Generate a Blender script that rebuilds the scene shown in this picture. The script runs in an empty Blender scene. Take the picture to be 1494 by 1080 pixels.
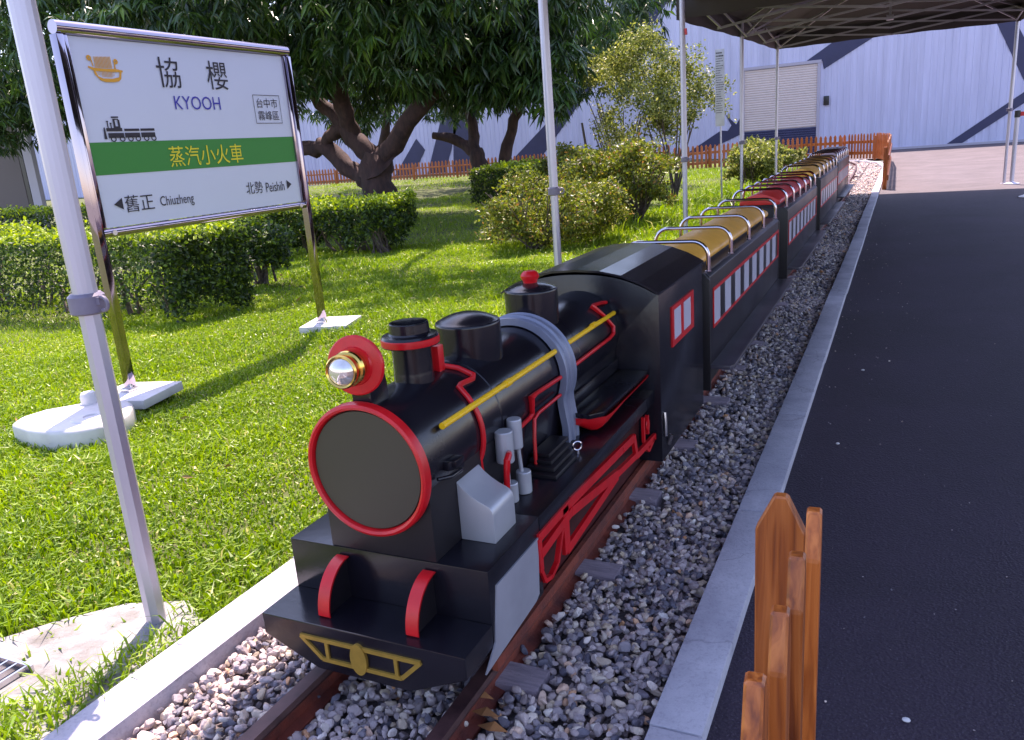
import bpy, bmesh, math, random
import numpy as np
from mathutils import Vector, Matrix

random.seed(7)
rng = np.random.default_rng(7)
SC = bpy.context.scene
COL = SC.collection
PI = math.pi

# ------------------------------------------------------------------ camera, sky, sun
cam_d = bpy.data.cameras.new('camera')
cam_d.sensor_fit = 'HORIZONTAL'; cam_d.sensor_width = 36; cam_d.lens = 28.17
cam_d.clip_start = .02; cam_d.clip_end = 900
cam = bpy.data.objects.new('camera', cam_d); COL.objects.link(cam)
_yaw, _pit, _rol = -.45742, .26939, .07723
_f = Vector((math.sin(_yaw)*math.cos(_pit), math.cos(_yaw)*math.cos(_pit), -math.sin(_pit)))
_r = Vector((math.cos(_yaw), -math.sin(_yaw), 0)); _d = _f.cross(_r)
_c, _s = math.cos(_rol), math.sin(_rol)
_X = _c*_r + _s*_d; _Y = -(-_s*_r + _c*_d); _Z = -_f
cam.matrix_world = Matrix(((_X.x,_Y.x,_Z.x,0),(_X.y,_Y.y,_Z.y,0),(_X.z,_Y.z,_Z.z,1.0),(0,0,0,1)))
SC.camera = cam

SUN = Vector((-.20, .43, 1.0)).normalized()
elev = math.asin(SUN.z); azim = math.atan2(SUN.x, SUN.y)
world = bpy.data.worlds.new('World'); SC.world = world; world.use_nodes = True
wn = world.node_tree; wn.nodes.clear()
sky = wn.nodes.new('ShaderNodeTexSky'); sky.sky_type = 'NISHITA'; sky.sun_disc = False
sky.sun_elevation = elev; sky.sun_rotation = azim; sky.dust_density = 1.0; sky.ozone_density = 3.0
bg = wn.nodes.new('ShaderNodeBackground'); bg.inputs[1].default_value = .15
wo = wn.nodes.new('ShaderNodeOutputWorld')
wn.links.new(sky.outputs[0], bg.inputs[0]); wn.links.new(bg.outputs[0], wo.inputs[0])
sl = bpy.data.lights.new('sun', 'SUN'); sl.energy = 3.7; sl.angle = math.radians(.5); sl.color = (1, .96, .90)
so = bpy.data.objects.new('sun', sl); COL.objects.link(so)
so.rotation_euler = SUN.to_track_quat('Z', 'Y').to_euler()
SC.view_settings.view_transform = 'Standard'; SC.view_settings.look = 'None'
SC.view_settings.gamma = 1; SC.view_settings.use_curve_mapping = False
SC.view_settings.exposure = 1.8
SC.view_settings.use_white_balance = True; SC.view_settings.white_balance_temperature = 7300; SC.view_settings.white_balance_tint = 26

# ------------------------------------------------------------------ helpers
ORG = {}
def tag(o, label=None, cat=None, group=None, kind=None):
    if label: o['label'] = label
    if cat: o['category'] = cat
    if group: o['group'] = group
    if kind: o['kind'] = kind
    return o
def thing(name, loc, label, cat, group=None):
    o = bpy.data.objects.new(name, None); o.empty_display_size = .1
    COL.objects.link(o); o.location = loc; ORG[o.name] = Vector(loc)
    return tag(o, label, cat, group)
def link(name, me, parent=None, loc=None):
    o = bpy.data.objects.new(name, me); COL.objects.link(o)
    if parent is not None: o.parent = parent
    if loc is not None: o.location = loc
    return o
def org(parent):
    return ORG.get(parent.name, Vector((0,0,0))) if parent is not None else Vector((0,0,0))

class MB:
    def __init__(s): s.v = []; s.f = []; s.sm = []
    def add(s, vs, fs, smooth=False):
        b = len(s.v); s.v += [tuple(v) for v in vs]
        s.f += [tuple(i+b for i in f) for f in fs]; s.sm += [smooth]*len(fs); return s
    def box(s, x0, x1, y0, y1, z0, z1):
        return s.add([(x0,y0,z0),(x1,y0,z0),(x1,y1,z0),(x0,y1,z0),(x0,y0,z1),(x1,y0,z1),(x1,y1,z1),(x0,y1,z1)],
                     [(0,3,2,1),(4,5,6,7),(0,1,5,4),(1,2,6,5),(2,3,7,6),(3,0,4,7)])
    def beam(s, a, b, w, h, up=(0,0,1)):
        a, b = Vector(a), Vector(b); d = (b-a).normalized(); u = Vector(up)
        if abs(d.dot(u)) > .99: u = Vector((1,0,0))
        r = d.cross(u).normalized(); u = r.cross(d)
        vs = [p + r*(sx*w/2) + u*(sz*h/2) for p in (a,b) for sx,sz in ((-1,-1),(1,-1),(1,1),(-1,1))]
        return s.add(vs, [(0,3,2,1),(4,5,6,7),(0,1,5,4),(1,2,6,5),(2,3,7,6),(3,0,4,7)][0:0] + [(3,2,1,0),(4,5,6,7),(0,1,5,4),(1,2,6,5),(2,3,7,6),(3,0,4,7)])
    def tube(s, pts, r, seg=12, caps=True, smooth=True, prof=None, start=0.0):
        pts = [Vector(p) for p in pts]; n = len(pts)
        rs = r if isinstance(r, (list,tuple)) else [r]*n
        t0 = (pts[1]-pts[0]).normalized(); u = Vector((0,0,1))
        if abs(t0.dot(u)) > .95: u = Vector((1,0,0))
        u = (u - t0*u.dot(t0)).normalized(); vs = []
        for i, p in enumerate(pts):
            if i == 0: t = t0
            elif i == n-1: t = (pts[i]-pts[i-1]).normalized()
            else:
                a = (pts[i]-pts[i-1]).normalized(); b = (pts[i+1]-pts[i]).normalized()
                t = (a+b).normalized()
            u = (u - t*u.dot(t)).normalized(); w = t.cross(u)
            k = 1.0
            if 0 < i < n-1: k = 1/max(.6, math.cos((pts[i+1]-pts[i]).angle(pts[i]-pts[i-1])/2))
            for j in range(seg):
                a = start + 2*PI*j/seg
                q = prof[j] if prof else 1
                vs.append(p + (u*math.cos(a) + w*math.sin(a))*rs[i]*q*(k if seg > 4 else 1))
        fs = [(i*seg+j, i*seg+(j+1)%seg, (i+1)*seg+(j+1)%seg, (i+1)*seg+j) for i in range(n-1) for j in range(seg)]
        s.add(vs, fs, smooth)
        if caps:
            b = len(s.v)-n*seg
            s.f += [tuple(b+j for j in reversed(range(seg))), tuple(b+(n-1)*seg+j for j in range(seg))]; s.sm += [False,False]
        return s
    def lathe(s, prof, c, axis='z', seg=32, smooth=True, closed=False):
        # prof: list of (radius, height along the axis)
        c = Vector(c); ax = {'z':(Vector((1,0,0)),Vector((0,1,0)),Vector((0,0,1))),
                             'y':(Vector((1,0,0)),Vector((0,0,1)),Vector((0,1,0))),
                             'x':(Vector((0,1,0)),Vector((0,0,1)),Vector((1,0,0)))}[axis] if isinstance(axis,str) else axis
        vs = []
        for r, h in prof:
            for j in range(seg):
                a = 2*PI*j/seg; vs.append(c + ax[0]*(r*math.cos(a)) + ax[1]*(r*math.sin(a)) + ax[2]*h)
        n = len(prof)
        fs = [(i*seg+j, i*seg+(j+1)%seg, (i+1)*seg+(j+1)%seg, (i+1)*seg+j) for i in range(n-1) for j in range(seg)]
        s.add(vs, fs, smooth)
        b = len(s.v)-n*seg
        if prof[0][0] > 1e-5 and not closed: s.f.append(tuple(b+j for j in reversed(range(seg)))); s.sm.append(False)
        if prof[-1][0] > 1e-5 and not closed: s.f.append(tuple(b+(n-1)*seg+j for j in range(seg))); s.sm.append(False)
        return s
    def prism(s, poly, fn, d0, d1, smooth=False):
        # poly 2D; fn(a,b,d) -> 3D
        n = len(poly)
        vs = [fn(a,b,d0) for a,b in poly] + [fn(a,b,d1) for a,b in poly]
        fs = [tuple(reversed(range(n))), tuple(range(n,2*n))] + [(i,(i+1)%n,n+(i+1)%n,n+i) for i in range(n)]
        return s.add(vs, fs, smooth)
    def build(s, name, mat, parent=None, bevel=0, smooth_angle=28, recalc=True, o=None):
        off = org(parent)
        me = bpy.data.meshes.new(name)
        me.from_pydata([tuple(Vector(v)-off) for v in s.v], [], s.f); 
        if recalc:
            bm = bmesh.new(); bm.from_mesh(me)
            bmesh.ops.remove_doubles(bm, verts=bm.verts, dist=1e-6)
            bmesh.ops.recalc_face_normals(bm, faces=bm.faces)
            if bevel:
                es = [e for e in bm.edges if len(e.link_faces) == 2 and e.calc_face_angle(0) > .55]
                bmesh.ops.bevel(bm, geom=es, offset=bevel, offset_type='OFFSET', segments=2, profile=.6, affect='EDGES', clamp_overlap=True)
            bm.to_mesh(me); bm.free()
        me.polygons.foreach_set('use_smooth', [True]*len(me.polygons))
        me.set_sharp_from_angle(angle=math.radians(smooth_angle))
        if mat: me.materials.append(mat)
        ob = link(name, me, parent)
        if parent is not None: ORG[ob.name] = off
        return ob
def children(o): return [c for c in bpy.data.objects if c.parent == o]
def copy_tree(o, loc=None, label=None, parent=None):
    c = o.copy(); COL.objects.link(c); c.parent = parent
    if loc is not None: c.location = loc
    if label: c['label'] = label
    for ch in list(o.children): copy_tree(ch, None, None, c)
    return c
def XZ(y0=0): return lambda a,b,d: (a, d, b)     # poly in x,z ; depth y
def YZ(): return lambda a,b,d: (d, a, b)         # poly in y,z ; depth x
def XY(): return lambda a,b,d: (a, b, d)
def big_mesh(name, verts, faces4, mat, attrs=None, parent=None, smooth=False, tris=False):
    """fast mesh from numpy: verts (n,3); faces (m,k)"""
    me = bpy.data.meshes.new(name); k = faces4.shape[1]
    me.vertices.add(len(verts)); me.vertices.foreach_set('co', verts.astype(np.float32).ravel())
    me.loops.add(faces4.size); me.loops.foreach_set('vertex_index', faces4.astype(np.int32).ravel())
    me.polygons.add(len(faces4)); me.polygons.foreach_set('loop_start', np.arange(0, faces4.size, k, dtype=np.int32))
    try: me.polygons.foreach_set('loop_total', np.full(len(faces4), k, dtype=np.int32))
    except Exception: pass
    me.polygons.foreach_set('use_smooth', np.full(len(faces4), smooth))
    for an, av in (attrs or {}).items():
        a = me.attributes.new(an, 'FLOAT', 'POINT'); a.data.foreach_set('value', av.astype(np.float32))
    me.update(calc_edges=True); me.validate()
    me.materials.append(mat)
    return link(name, me, parent)

# ------------------------------------------------------------------ materials
def node_mat(name):
    m = bpy.data.materials.new(name); m.use_nodes = True
    return m, m.node_tree, m.node_tree.nodes['Principled BSDF']
def N(nt, t, **kw):
    n = nt.nodes.new(t)
    for k, v in kw.items():
        if k in n.inputs: n.inputs[k].default_value = v
        else: setattr(n, k, v)
    return n
def col4(c): return (c[0], c[1], c[2], 1)
def mat(name, c, rough=.5, metal=0, var=.0, scale=20, bump=0, bscale=80, spec=.5, coat=0, c2=None, rvar=0, stretch=None, detail=5, coat_rough=.05):
    m, nt, b = node_mat(name)
    b.inputs['Base Color'].default_value = col4(c); b.inputs['Roughness'].default_value = rough
    b.inputs['Metallic'].default_value = metal; b.inputs['Specular IOR Level'].default_value = spec
    b.inputs['Coat Weight'].default_value = coat; b.inputs['Coat Roughness'].default_value = coat_rough
    tc = N(nt, 'ShaderNodeTexCoord'); src = tc.outputs['Object']
    if stretch:
        mp = N(nt, 'ShaderNodeMapping'); mp.inputs['Scale'].default_value = stretch
        nt.links.new(src, mp.inputs[0]); src = mp.outputs[0]
    if var or c2:
        nz = N(nt, 'ShaderNodeTexNoise', Scale=scale, Detail=detail, Roughness=.6); nt.links.new(src, nz.inputs['Vector'])
        rp = N(nt, 'ShaderNodeValToRGB'); rp.color_ramp.elements[0].position = .32; rp.color_ramp.elements[1].position = .68
        ca = c2 if c2 else tuple(x*(1-var) for x in c)
        rp.color_ramp.elements[0].color = col4(ca); rp.color_ramp.elements[1].color = col4(c if c2 else tuple(min(1,x*(1+var)) for x in c))
        nt.links.new(nz.outputs[0], rp.inputs[0]); nt.links.new(rp.outputs[0], b.inputs['Base Color'])
    if rvar:
        nr = N(nt, 'ShaderNodeTexNoise', Scale=scale*.4, Detail=6.0); nt.links.new(src, nr.inputs['Vector'])
        mr = N(nt, 'ShaderNodeMapRange'); mr.inputs['From Min'].default_value = .3; mr.inputs['From Max'].default_value = .7
        mr.inputs['To Min'].default_value = max(.02, rough-rvar); mr.inputs['To Max'].default_value = rough+rvar
        nt.links.new(nr.outputs[0], mr.inputs['Value']); nt.links.new(mr.outputs[0], b.inputs['Roughness'])
    if bump:
        n2 = N(nt, 'ShaderNodeTexNoise', Scale=bscale, Detail=6.0, Roughness=.65); nt.links.new(src, n2.inputs['Vector'])
        bp = N(nt, 'ShaderNodeBump', Strength=bump, Distance=.01); nt.links.new(n2.outputs[0], bp.inputs['Height'])
        nt.links.new(bp.outputs[0], b.inputs['Normal'])
    return m
def ramp_mat(name, stops, rough=.6, attr='rnd', bump=0, bscale=100, spec=.5, trans=0, mottling=.0, mscale=60):
    m, nt, b = node_mat(name)
    at = N(nt, 'ShaderNodeAttribute', attribute_name=attr)
    rp = N(nt, 'ShaderNodeValToRGB'); e = rp.color_ramp.elements
    while len(e) < len(stops): e.new(.5)
    for i, (p, c) in enumerate(stops): e[i].position = p; e[i].color = col4(c)
    nt.links.new(at.outputs['Fac'], rp.inputs[0]); out = rp.outputs[0]
    tc = N(nt, 'ShaderNodeTexCoord')
    if mottling:
        nz = N(nt, 'ShaderNodeTexNoise', Scale=mscale, Detail=4.0); nt.links.new(tc.outputs['Object'], nz.inputs['Vector'])
        mr = N(nt, 'ShaderNodeMapRange'); mr.inputs['To Min'].default_value = 1-mottling; mr.inputs['To Max'].default_value = 1+mottling
        nt.links.new(nz.outputs[0], mr.inputs['Value'])
        mx = N(nt, 'ShaderNodeMix', data_type='RGBA', blend_type='MULTIPLY'); mx.inputs[0].default_value = 1
        nt.links.new(out, mx.inputs[6]); nt.links.new(mr.outputs[0], mx.inputs[7]); out = mx.outputs[2]
    nt.links.new(out, b.inputs['Base Color']); b.inputs['Roughness'].default_value = rough
    b.inputs['Specular IOR Level'].default_value = spec
    if bump:
        n2 = N(nt, 'ShaderNodeTexNoise', Scale=bscale, Detail=4.0); nt.links.new(tc.outputs['Object'], n2.inputs['Vector'])
        bp = N(nt, 'ShaderNodeBump', Strength=bump, Distance=.004); nt.links.new(n2.outputs[0], bp.inputs['Height']); nt.links.new(bp.outputs[0], b.inputs['Normal'])
    if trans:
        tr = N(nt, 'ShaderNodeBsdfTranslucent'); ms = N(nt, 'ShaderNodeMixShader'); ms.inputs[0].default_value = trans
        hs = N(nt, 'ShaderNodeHueSaturation', Value=1.6, Saturation=1.1); nt.links.new(out, hs.inputs['Color'])
        nt.links.new(hs.outputs[0], tr.inputs[0])
        nt.links.new(b.outputs[0], ms.inputs[1]); nt.links.new(tr.outputs[0], ms.inputs[2])
        nt.links.new(ms.outputs[0], nt.nodes['Material Output'].inputs[0])
    return m

M = {}
M['black'] = mat('black_paint', (.011,.010,.015), .22, c2=(.0055,.0045,.009), spec=.5, rvar=.07, scale=9, bump=.05, bscale=30)
M['roof_black'] = mat('cab_roof_paint', (.014,.012,.018), .20, spec=.6, rvar=.05, scale=6)
M['coach_black'] = mat('coach_black_paint', (.016,.013,.020), .34, c2=(.010,.008,.013), spec=.42, rvar=.06, scale=5, bump=.04, bscale=25)
M['footboard'] = mat('footboard_reflection_paint', (.060,.052,.070), .36, var=.2, scale=7, rvar=.08)  # lighter than the coach black: reflected light put into the colour
M['black_matte'] = mat('black_matte_paint', (.012,.010,.013), .40, spec=.4, rvar=.06, scale=6)
M['door_black'] = mat('smokebox_black', (.044,.037,.027), .40, spec=.5, rvar=.05, scale=5)
M['red'] = mat('red_paint', (.62,.008,.012), .35, var=.12, scale=30, rvar=.08)
M['red_dark'] = mat('chassis_red', (.055,.008,.009), .5, var=.3, scale=25)
M['yellow'] = mat('yellow_paint', (.95,.52,.008), .4, var=.1, scale=60)
M['silver'] = mat('silver_paint', (.42,.43,.47), .42, metal=.35, var=.06, scale=12, rvar=.06)
M['silver_sheet'] = mat('silver_sheet', (.33,.33,.38), .5, metal=.25, var=.1, scale=8)
M['grey_band'] = mat('grey_band_paint', (.20,.22,.30), .38, metal=.2, var=.08, scale=20)
M['gold'] = mat('gold_paint', (.42,.25,.045), .42, metal=.4, var=.12, scale=60)
M['brass'] = mat('brass', (.75,.5,.13), .18, metal=1)
M['chrome'] = mat('polished_steel', (.50,.45,.50), .10, metal=1, rvar=.04, scale=8)
M['sign_steel'] = mat('sign_mirror_steel', (.36,.31,.37), .07, metal=1, rvar=.04, scale=8)
M['steel'] = mat('brushed_steel', (.62,.60,.64), .28, metal=1, rvar=.06, scale=30)
M['alu'] = mat('aluminium_leg', (.50,.48,.56), .4, metal=.55, var=.07, scale=14, stretch=(1,1,.15), rvar=.08)
M['clamp'] = mat('grey_plastic', (.17,.15,.21), .45, var=.08, scale=30)
M['rust'] = mat('rusty_rail', (.27,.050,.026), .6, c2=(.085,.022,.02), scale=14, bump=.3, bscale=120)
M['railtop'] = mat('worn_rail_head', (.11,.05,.05), .42, metal=.3, c2=(.05,.022,.025), scale=25)
M['seat_gold'] = mat('mustard_vinyl', (.86,.42,.07), .38, var=.1, scale=10, bump=.1, bscale=200)
M['seat_red'] = mat('red_vinyl', (.66,.03,.025), .35, var=.12, scale=10, bump=.1, bscale=200)
M['seat_maroon'] = mat('maroon_vinyl', (.26,.035,.04), .4, var=.12, scale=10, bump=.1, bscale=200)
M['pane'] = mat('white_window_panel', (.52,.50,.60), .3, var=.05, scale=10)
M['lens'] = mat('lamp_lens', (.75,.72,.70), .08, metal=.7, var=.1, scale=90)
M['white_plastic'] = mat('white_plastic', (.66,.64,.67), .5, c2=(.50,.48,.49), scale=7)
M['sign_white'] = mat('sign_white', (.56,.58,.72), .45, var=.015, scale=3)
M['sign_green'] = mat('sign_green', (.004,.20,.025), .45)
M['ink'] = mat('sign_ink_black', (.012,.008,.02), .5)
M['ink_blue'] = mat('sign_ink_blue', (.03,.025,.34), .5)
M['ink_yellow'] = mat('sign_ink_yellow', (.72,.60,.02), .5)
M['ink_orange'] = mat('sign_ink_orange', (.68,.30,.02), .5)
M['wood'] = None
M['canopy'] = mat('canopy_cloth', (.055,.045,.05), .8, var=.12, scale=3, bump=.25, bscale=9)
M['wood_sleeper'] = mat('weathered_sleeper', (.36,.28,.32), .85, c2=(.20,.16,.20), scale=9, stretch=(1.5,14,6), bump=.7, bscale=30)
M['bark'] = mat('bark', (.085,.042,.038), .85, c2=(.03,.016,.018), scale=12, stretch=(1,1,.35), bump=1.0, bscale=22)
M['stem'] = mat('shrub_stem', (.16,.12,.10), .85, c2=(.07,.05,.05), scale=40, bump=.4)
def wood_mat():
    m, nt, b = node_mat('orange_wood')
    tc = N(nt, 'ShaderNodeTexCoord'); mp = N(nt, 'ShaderNodeMapping'); mp.inputs['Scale'].default_value = (38,38,2.4)
    nt.links.new(tc.outputs['Object'], mp.inputs[0])
    oi = N(nt, 'ShaderNodeObjectInfo'); va = N(nt, 'ShaderNodeVectorMath', operation='ADD')
    sc = N(nt, 'ShaderNodeMath', operation='MULTIPLY'); sc.inputs[1].default_value = 40
    nt.links.new(oi.outputs['Random'], sc.inputs[0]); nt.links.new(mp.outputs[0], va.inputs[0]); nt.links.new(sc.outputs[0], va.inputs[1])
    nz = N(nt, 'ShaderNodeTexNoise', Scale=2.2, Detail=6.0, Distortion=1.4); nt.links.new(va.outputs[0], nz.inputs['Vector'])
    rp = N(nt, 'ShaderNodeValToRGB'); e = rp.color_ramp.elements; e.new(.5)
    e[0].position=.3; e[0].color=(.18,.035,.006,1); e[1].position=.5; e[1].color=(.36,.085,.012,1); e[2].position=.72; e[2].color=(.52,.15,.03,1)
    nt.links.new(nz.outputs[0], rp.inputs[0])
    hs = N(nt, 'ShaderNodeHueSaturation'); mr = N(nt, 'ShaderNodeMapRange'); mr.inputs['To Min'].default_value=.8; mr.inputs['To Max'].default_value=1.2
    nt.links.new(oi.outputs['Random'], mr.inputs['Value']); nt.links.new(mr.outputs[0], hs.inputs['Value']); nt.links.new(rp.outputs[0], hs.inputs['Color'])
    nt.links.new(hs.outputs[0], b.inputs['Base Color']); b.inputs['Roughness'].default_value=.42
    bp = N(nt, 'ShaderNodeBump', Strength=.15, Distance=.005); nt.links.new(nz.outputs[0], bp.inputs['Height']); nt.links.new(bp.outputs[0], b.inputs['Normal'])
    return m
M['wood'] = wood_mat()
def asphalt_mat(name, base, light, sp):
    m, nt, b = node_mat(name)
    tc = N(nt, 'ShaderNodeTexCoord')
    n1 = N(nt, 'ShaderNodeTexNoise', Scale=1.3, Detail=12.0, Roughness=.72, Distortion=.4); n2 = N(nt, 'ShaderNodeTexNoise', Scale=260.0, Detail=3.0)
    vo = N(nt, 'ShaderNodeTexVoronoi', Scale=170.0)
    for n in (n1,n2,vo): nt.links.new(tc.outputs['Object'], n.inputs['Vector'])
    rp = N(nt, 'ShaderNodeValToRGB'); rp.color_ramp.elements[0].position=.3; rp.color_ramp.elements[1].position=.75
    rp.color_ramp.elements[0].color = col4(tuple(x*.62 for x in base)); rp.color_ramp.elements[1].color = col4(tuple(x*1.45 for x in base))
    nt.links.new(n1.outputs[0], rp.inputs[0])
    r2 = N(nt, 'ShaderNodeValToRGB'); r2.color_ramp.elements[0].position=sp; r2.color_ramp.elements[1].position=sp+.1
    nt.links.new(n2.outputs[0], r2.inputs[0])
    mx = N(nt, 'ShaderNodeMix', data_type='RGBA'); nt.links.new(r2.outputs[0], mx.inputs[0]); nt.links.new(rp.outputs[0], mx.inputs[6]); mx.inputs[7].default_value = col4(light)
    nt.links.new(mx.outputs[2], b.inputs['Base Color']); b.inputs['Roughness'].default_value = .82
    bp = N(nt, 'ShaderNodeBump', Strength=.6, Distance=.004); nt.links.new(vo.outputs['Distance'], bp.inputs['Height']); nt.links.new(bp.outputs[0], b.inputs['Normal'])
    return m
M['asphalt'] = asphalt_mat('asphalt', (.025,.014,.029), (.095,.075,.105), .60)
M['lit_paving'] = asphalt_mat('lightened_paving_tone', (.085,.066,.074), (.13,.10,.115), .6)  # paler version of the asphalt, with sunlight put into the colour
def concrete_mat():
    m, nt, b = node_mat('kerb_concrete')
    tc = N(nt, 'ShaderNodeTexCoord')
    n1 = N(nt, 'ShaderNodeTexNoise', Scale=5.0, Detail=9.0, Roughness=.7); n2 = N(nt, 'ShaderNodeTexNoise', Scale=140.0, Detail=4.0, Roughness=.7)
    vo = N(nt, 'ShaderNodeTexVoronoi', Scale=2.3, feature='DISTANCE_TO_EDGE')
    nd = N(nt, 'ShaderNodeTexNoise', Scale=6.0, Detail=6.0)
    for n in (n1,n2,nd): nt.links.new(tc.outputs['Object'], n.inputs['Vector'])
    ad = N(nt, 'ShaderNodeVectorMath', operation='ADD'); nt.links.new(tc.outputs['Object'], ad.inputs[0]); 
    sc = N(nt, 'ShaderNodeVectorMath', operation='SCALE'); sc.inputs['Scale'].default_value=.25; nt.links.new(nd.outputs[1], sc.inputs[0]); nt.links.new(sc.outputs[0], ad.inputs[1])
    nt.links.new(ad.outputs[0], vo.inputs['Vector'])
    rp = N(nt, 'ShaderNodeValToRGB'); rp.color_ramp.elements[0].position=.3; rp.color_ramp.elements[1].position=.7
    rp.color_ramp.elements[0].color=(.31,.30,.36,1); rp.color_ramp.elements[1].color=(.52,.50,.56,1); nt.links.new(n1.outputs[0], rp.inputs[0])
    r2 = N(nt, 'ShaderNodeValToRGB'); r2.color_ramp.elements[0].position=.36; r2.color_ramp.elements[1].position=.5; r2.color_ramp.elements[0].color=(.80,.80,.82,1)
    nt.links.new(n2.outputs[0], r2.inputs[0])
    mx = N(nt, 'ShaderNodeMix', data_type='RGBA', blend_type='MULTIPLY'); mx.inputs[0].default_value=.8; nt.links.new(rp.outputs[0], mx.inputs[6]); nt.links.new(r2.outputs[0], mx.inputs[7])
    r3 = N(nt, 'ShaderNodeValToRGB'); r3.color_ramp.elements[0].position=.0; r3.color_ramp.elements[1].position=.008; r3.color_ramp.elements[0].color=(.45,.45,.45,1)
    nt.links.new(vo.outputs['Distance'], r3.inputs[0])
    m2 = N(nt, 'ShaderNodeMix', data_type='RGBA', blend_type='MULTIPLY'); m2.inputs[0].default_value=.55; nt.links.new(mx.outputs[2], m2.inputs[6]); nt.links.new(r3.outputs[0], m2.inputs[7])
    nt.links.new(m2.outputs[2], b.inputs['Base Color']); b.inputs['Roughness'].default_value=.85
    bp = N(nt, 'ShaderNodeBump', Strength=.5, Distance=.004); nt.links.new(n2.outputs[0], bp.inputs['Height']); nt.links.new(bp.outputs[0], b.inputs['Normal'])
    return m
M['concrete'] = concrete_mat()
M['soil'] = mat('lawn_soil', (.075,.115,.016), .95, c2=(.06,.05,.025), scale=7, bump=.6, bscale=60)
M['bed'] = mat('ballast_bed', (.20,.16,.165), .95, c2=(.11,.09,.09), scale=60, bump=1, bscale=120)
M['ground'] = mat('far_ground', (.20,.18,.18), .95, c2=(.13,.13,.10), scale=.4)
M['slab'] = mat('old_concrete_slab', (.33,.33,.34), .92, c2=(.14,.13,.12), scale=11, bump=.8, bscale=50)
M['stone'] = ramp_mat('ballast_stone', [(0,(.10,.095,.13)),(.18,(.24,.205,.23)),(.42,(.40,.315,.31)),(.65,(.48,.40,.40)),(.82,(.52,.40,.29)),(.94,(.68,.61,.58)),(1,(.60,.28,.13))], .62, bump=.5, bscale=150, mottling=.35, mscale=90)
M['grass'] = ramp_mat('grass_blade', [(0,(.050,.10,.008)),(.35,(.13,.23,.013)),(.75,(.25,.36,.025)),(.93,(.42,.48,.08)),(1,(.46,.42,.18))], .42, trans=.35, spec=.4)
M['mango_leaf'] = ramp_mat('mango_leaf', [(0,(.014,.034,.011)),(.5,(.028,.068,.018)),(.85,(.055,.13,.022)),(1,(.13,.23,.025))], .30, trans=.12, spec=.5)
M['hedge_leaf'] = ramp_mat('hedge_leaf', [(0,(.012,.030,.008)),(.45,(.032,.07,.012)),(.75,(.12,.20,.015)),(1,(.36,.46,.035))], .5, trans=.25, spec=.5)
M['azalea_leaf'] = ramp_mat('azalea_leaf', [(0,(.04,.05,.012)),(.45,(.12,.16,.020)),(.85,(.27,.31,.04)),(1,(.32,.16,.06))], .45, trans=.25, spec=.4)
M['olive_leaf'] = ramp_mat('yellow_green_leaf', [(0,(.06,.08,.02)),(.5,(.17,.21,.045)),(.85,(.33,.36,.08)),(1,(.46,.44,.16))], .45, trans=.25, spec=.4)
M['wall_paint'] = mat('lavender_wall_paint', (.52,.52,.69), .55, var=.10, scale=1.6, stretch=(3,1,.22), rvar=.1)
M['navy'] = mat('navy_wall_paint', (.028,.030,.085), .55, var=.12, scale=2)
M['shutter'] = mat('cream_shutter_slat', (.64,.53,.50), .5, var=.04, scale=3)
M['shutter_frame'] = mat('shutter_frame_grey', (.40,.37,.45), .5)
M['brown_door'] = mat('brown_door', (.10,.075,.08), .6)
M['intercom'] = mat('black_plastic', (.012,.012,.016), .4)

# ------------------------------------------------------------------ setting: ground
def sheet(name, poly, z, m, kind='structure'):
    b = MB(); b.add([(x,y,z) for x,y in poly], [tuple(range(len(poly)))])
    o = b.build(name, m, recalc=False); return tag(o, kind=kind)
sheet('ground', [(-400,-400),(400,-400),(400,400),(-400,400)], -.06, M['ground'])
sheet('asphalt_pavement', [(-.30,.12),(14,.12),(14,12.45),(-.30,12.45)], 0.0, M['asphalt'])
sheet('lightened_paving', [(-1.2,-14),(14,-14),(14,.12),(-.30,.12),(-.30,-.5),(-1.2,-.5)], 0.001, M['lit_paving'])  # unseen, behind the camera; made pale to bounce light onto the locomotive
sheet('lightened_paving', [(-.30,12.45),(14,12.45),(14,30.6),(-9,30.6),(-9,26),(-.30,24.2)], 0.0, M['lit_paving'])  # begins at the tent's shadow edge; the sunlit tone is painted in
# lawn base: gentle undulating sheet
def lawn_h(x, y):
    return .02*np.sin(x*1.7+.3)*np.cos(y*1.3) + .17*np.clip((y-17)/8, 0, 1)*np.clip((-x-4)/4, 0, 1) - .012
gx = np.concatenate([np.linspace(-1.365,-8,60), np.linspace(-8.3,-60,60)]); gy = np.concatenate([np.linspace(-6,10,90), np.linspace(10.3,30.6,60)])
GX, GY = np.meshgrid(gx, gy); GZ = lawn_h(GX, GY)
GZ = np.where((GX>-1.7), -.012, GZ)
vv = np.stack([GX,GY,GZ],-1).reshape(-1,3); nx_ = len(gx)
ii = np.arange(len(gy)-1)[:,None]*nx_ + np.arange(nx_-1)[None,:]
ff = np.stack([ii, ii+nx_, ii+nx_+1, ii+1], -1).reshape(-1,4)
tag(big_mesh('lawn_soil', vv, ff, M['soil'], smooth=True), kind='structure')
bedpoly = [(-1.27,-1.5),(-.33,-1.5),(-.33,19.5),(-.48,21.5),(-.9,23),(-2.2,24.4),(-5,24.4),(-5,21),(-3,22.2),(-1.9,21.5),(-1.27,19)]
sheet('ballast_bed', bedpoly, -.022, M['bed'])

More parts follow.
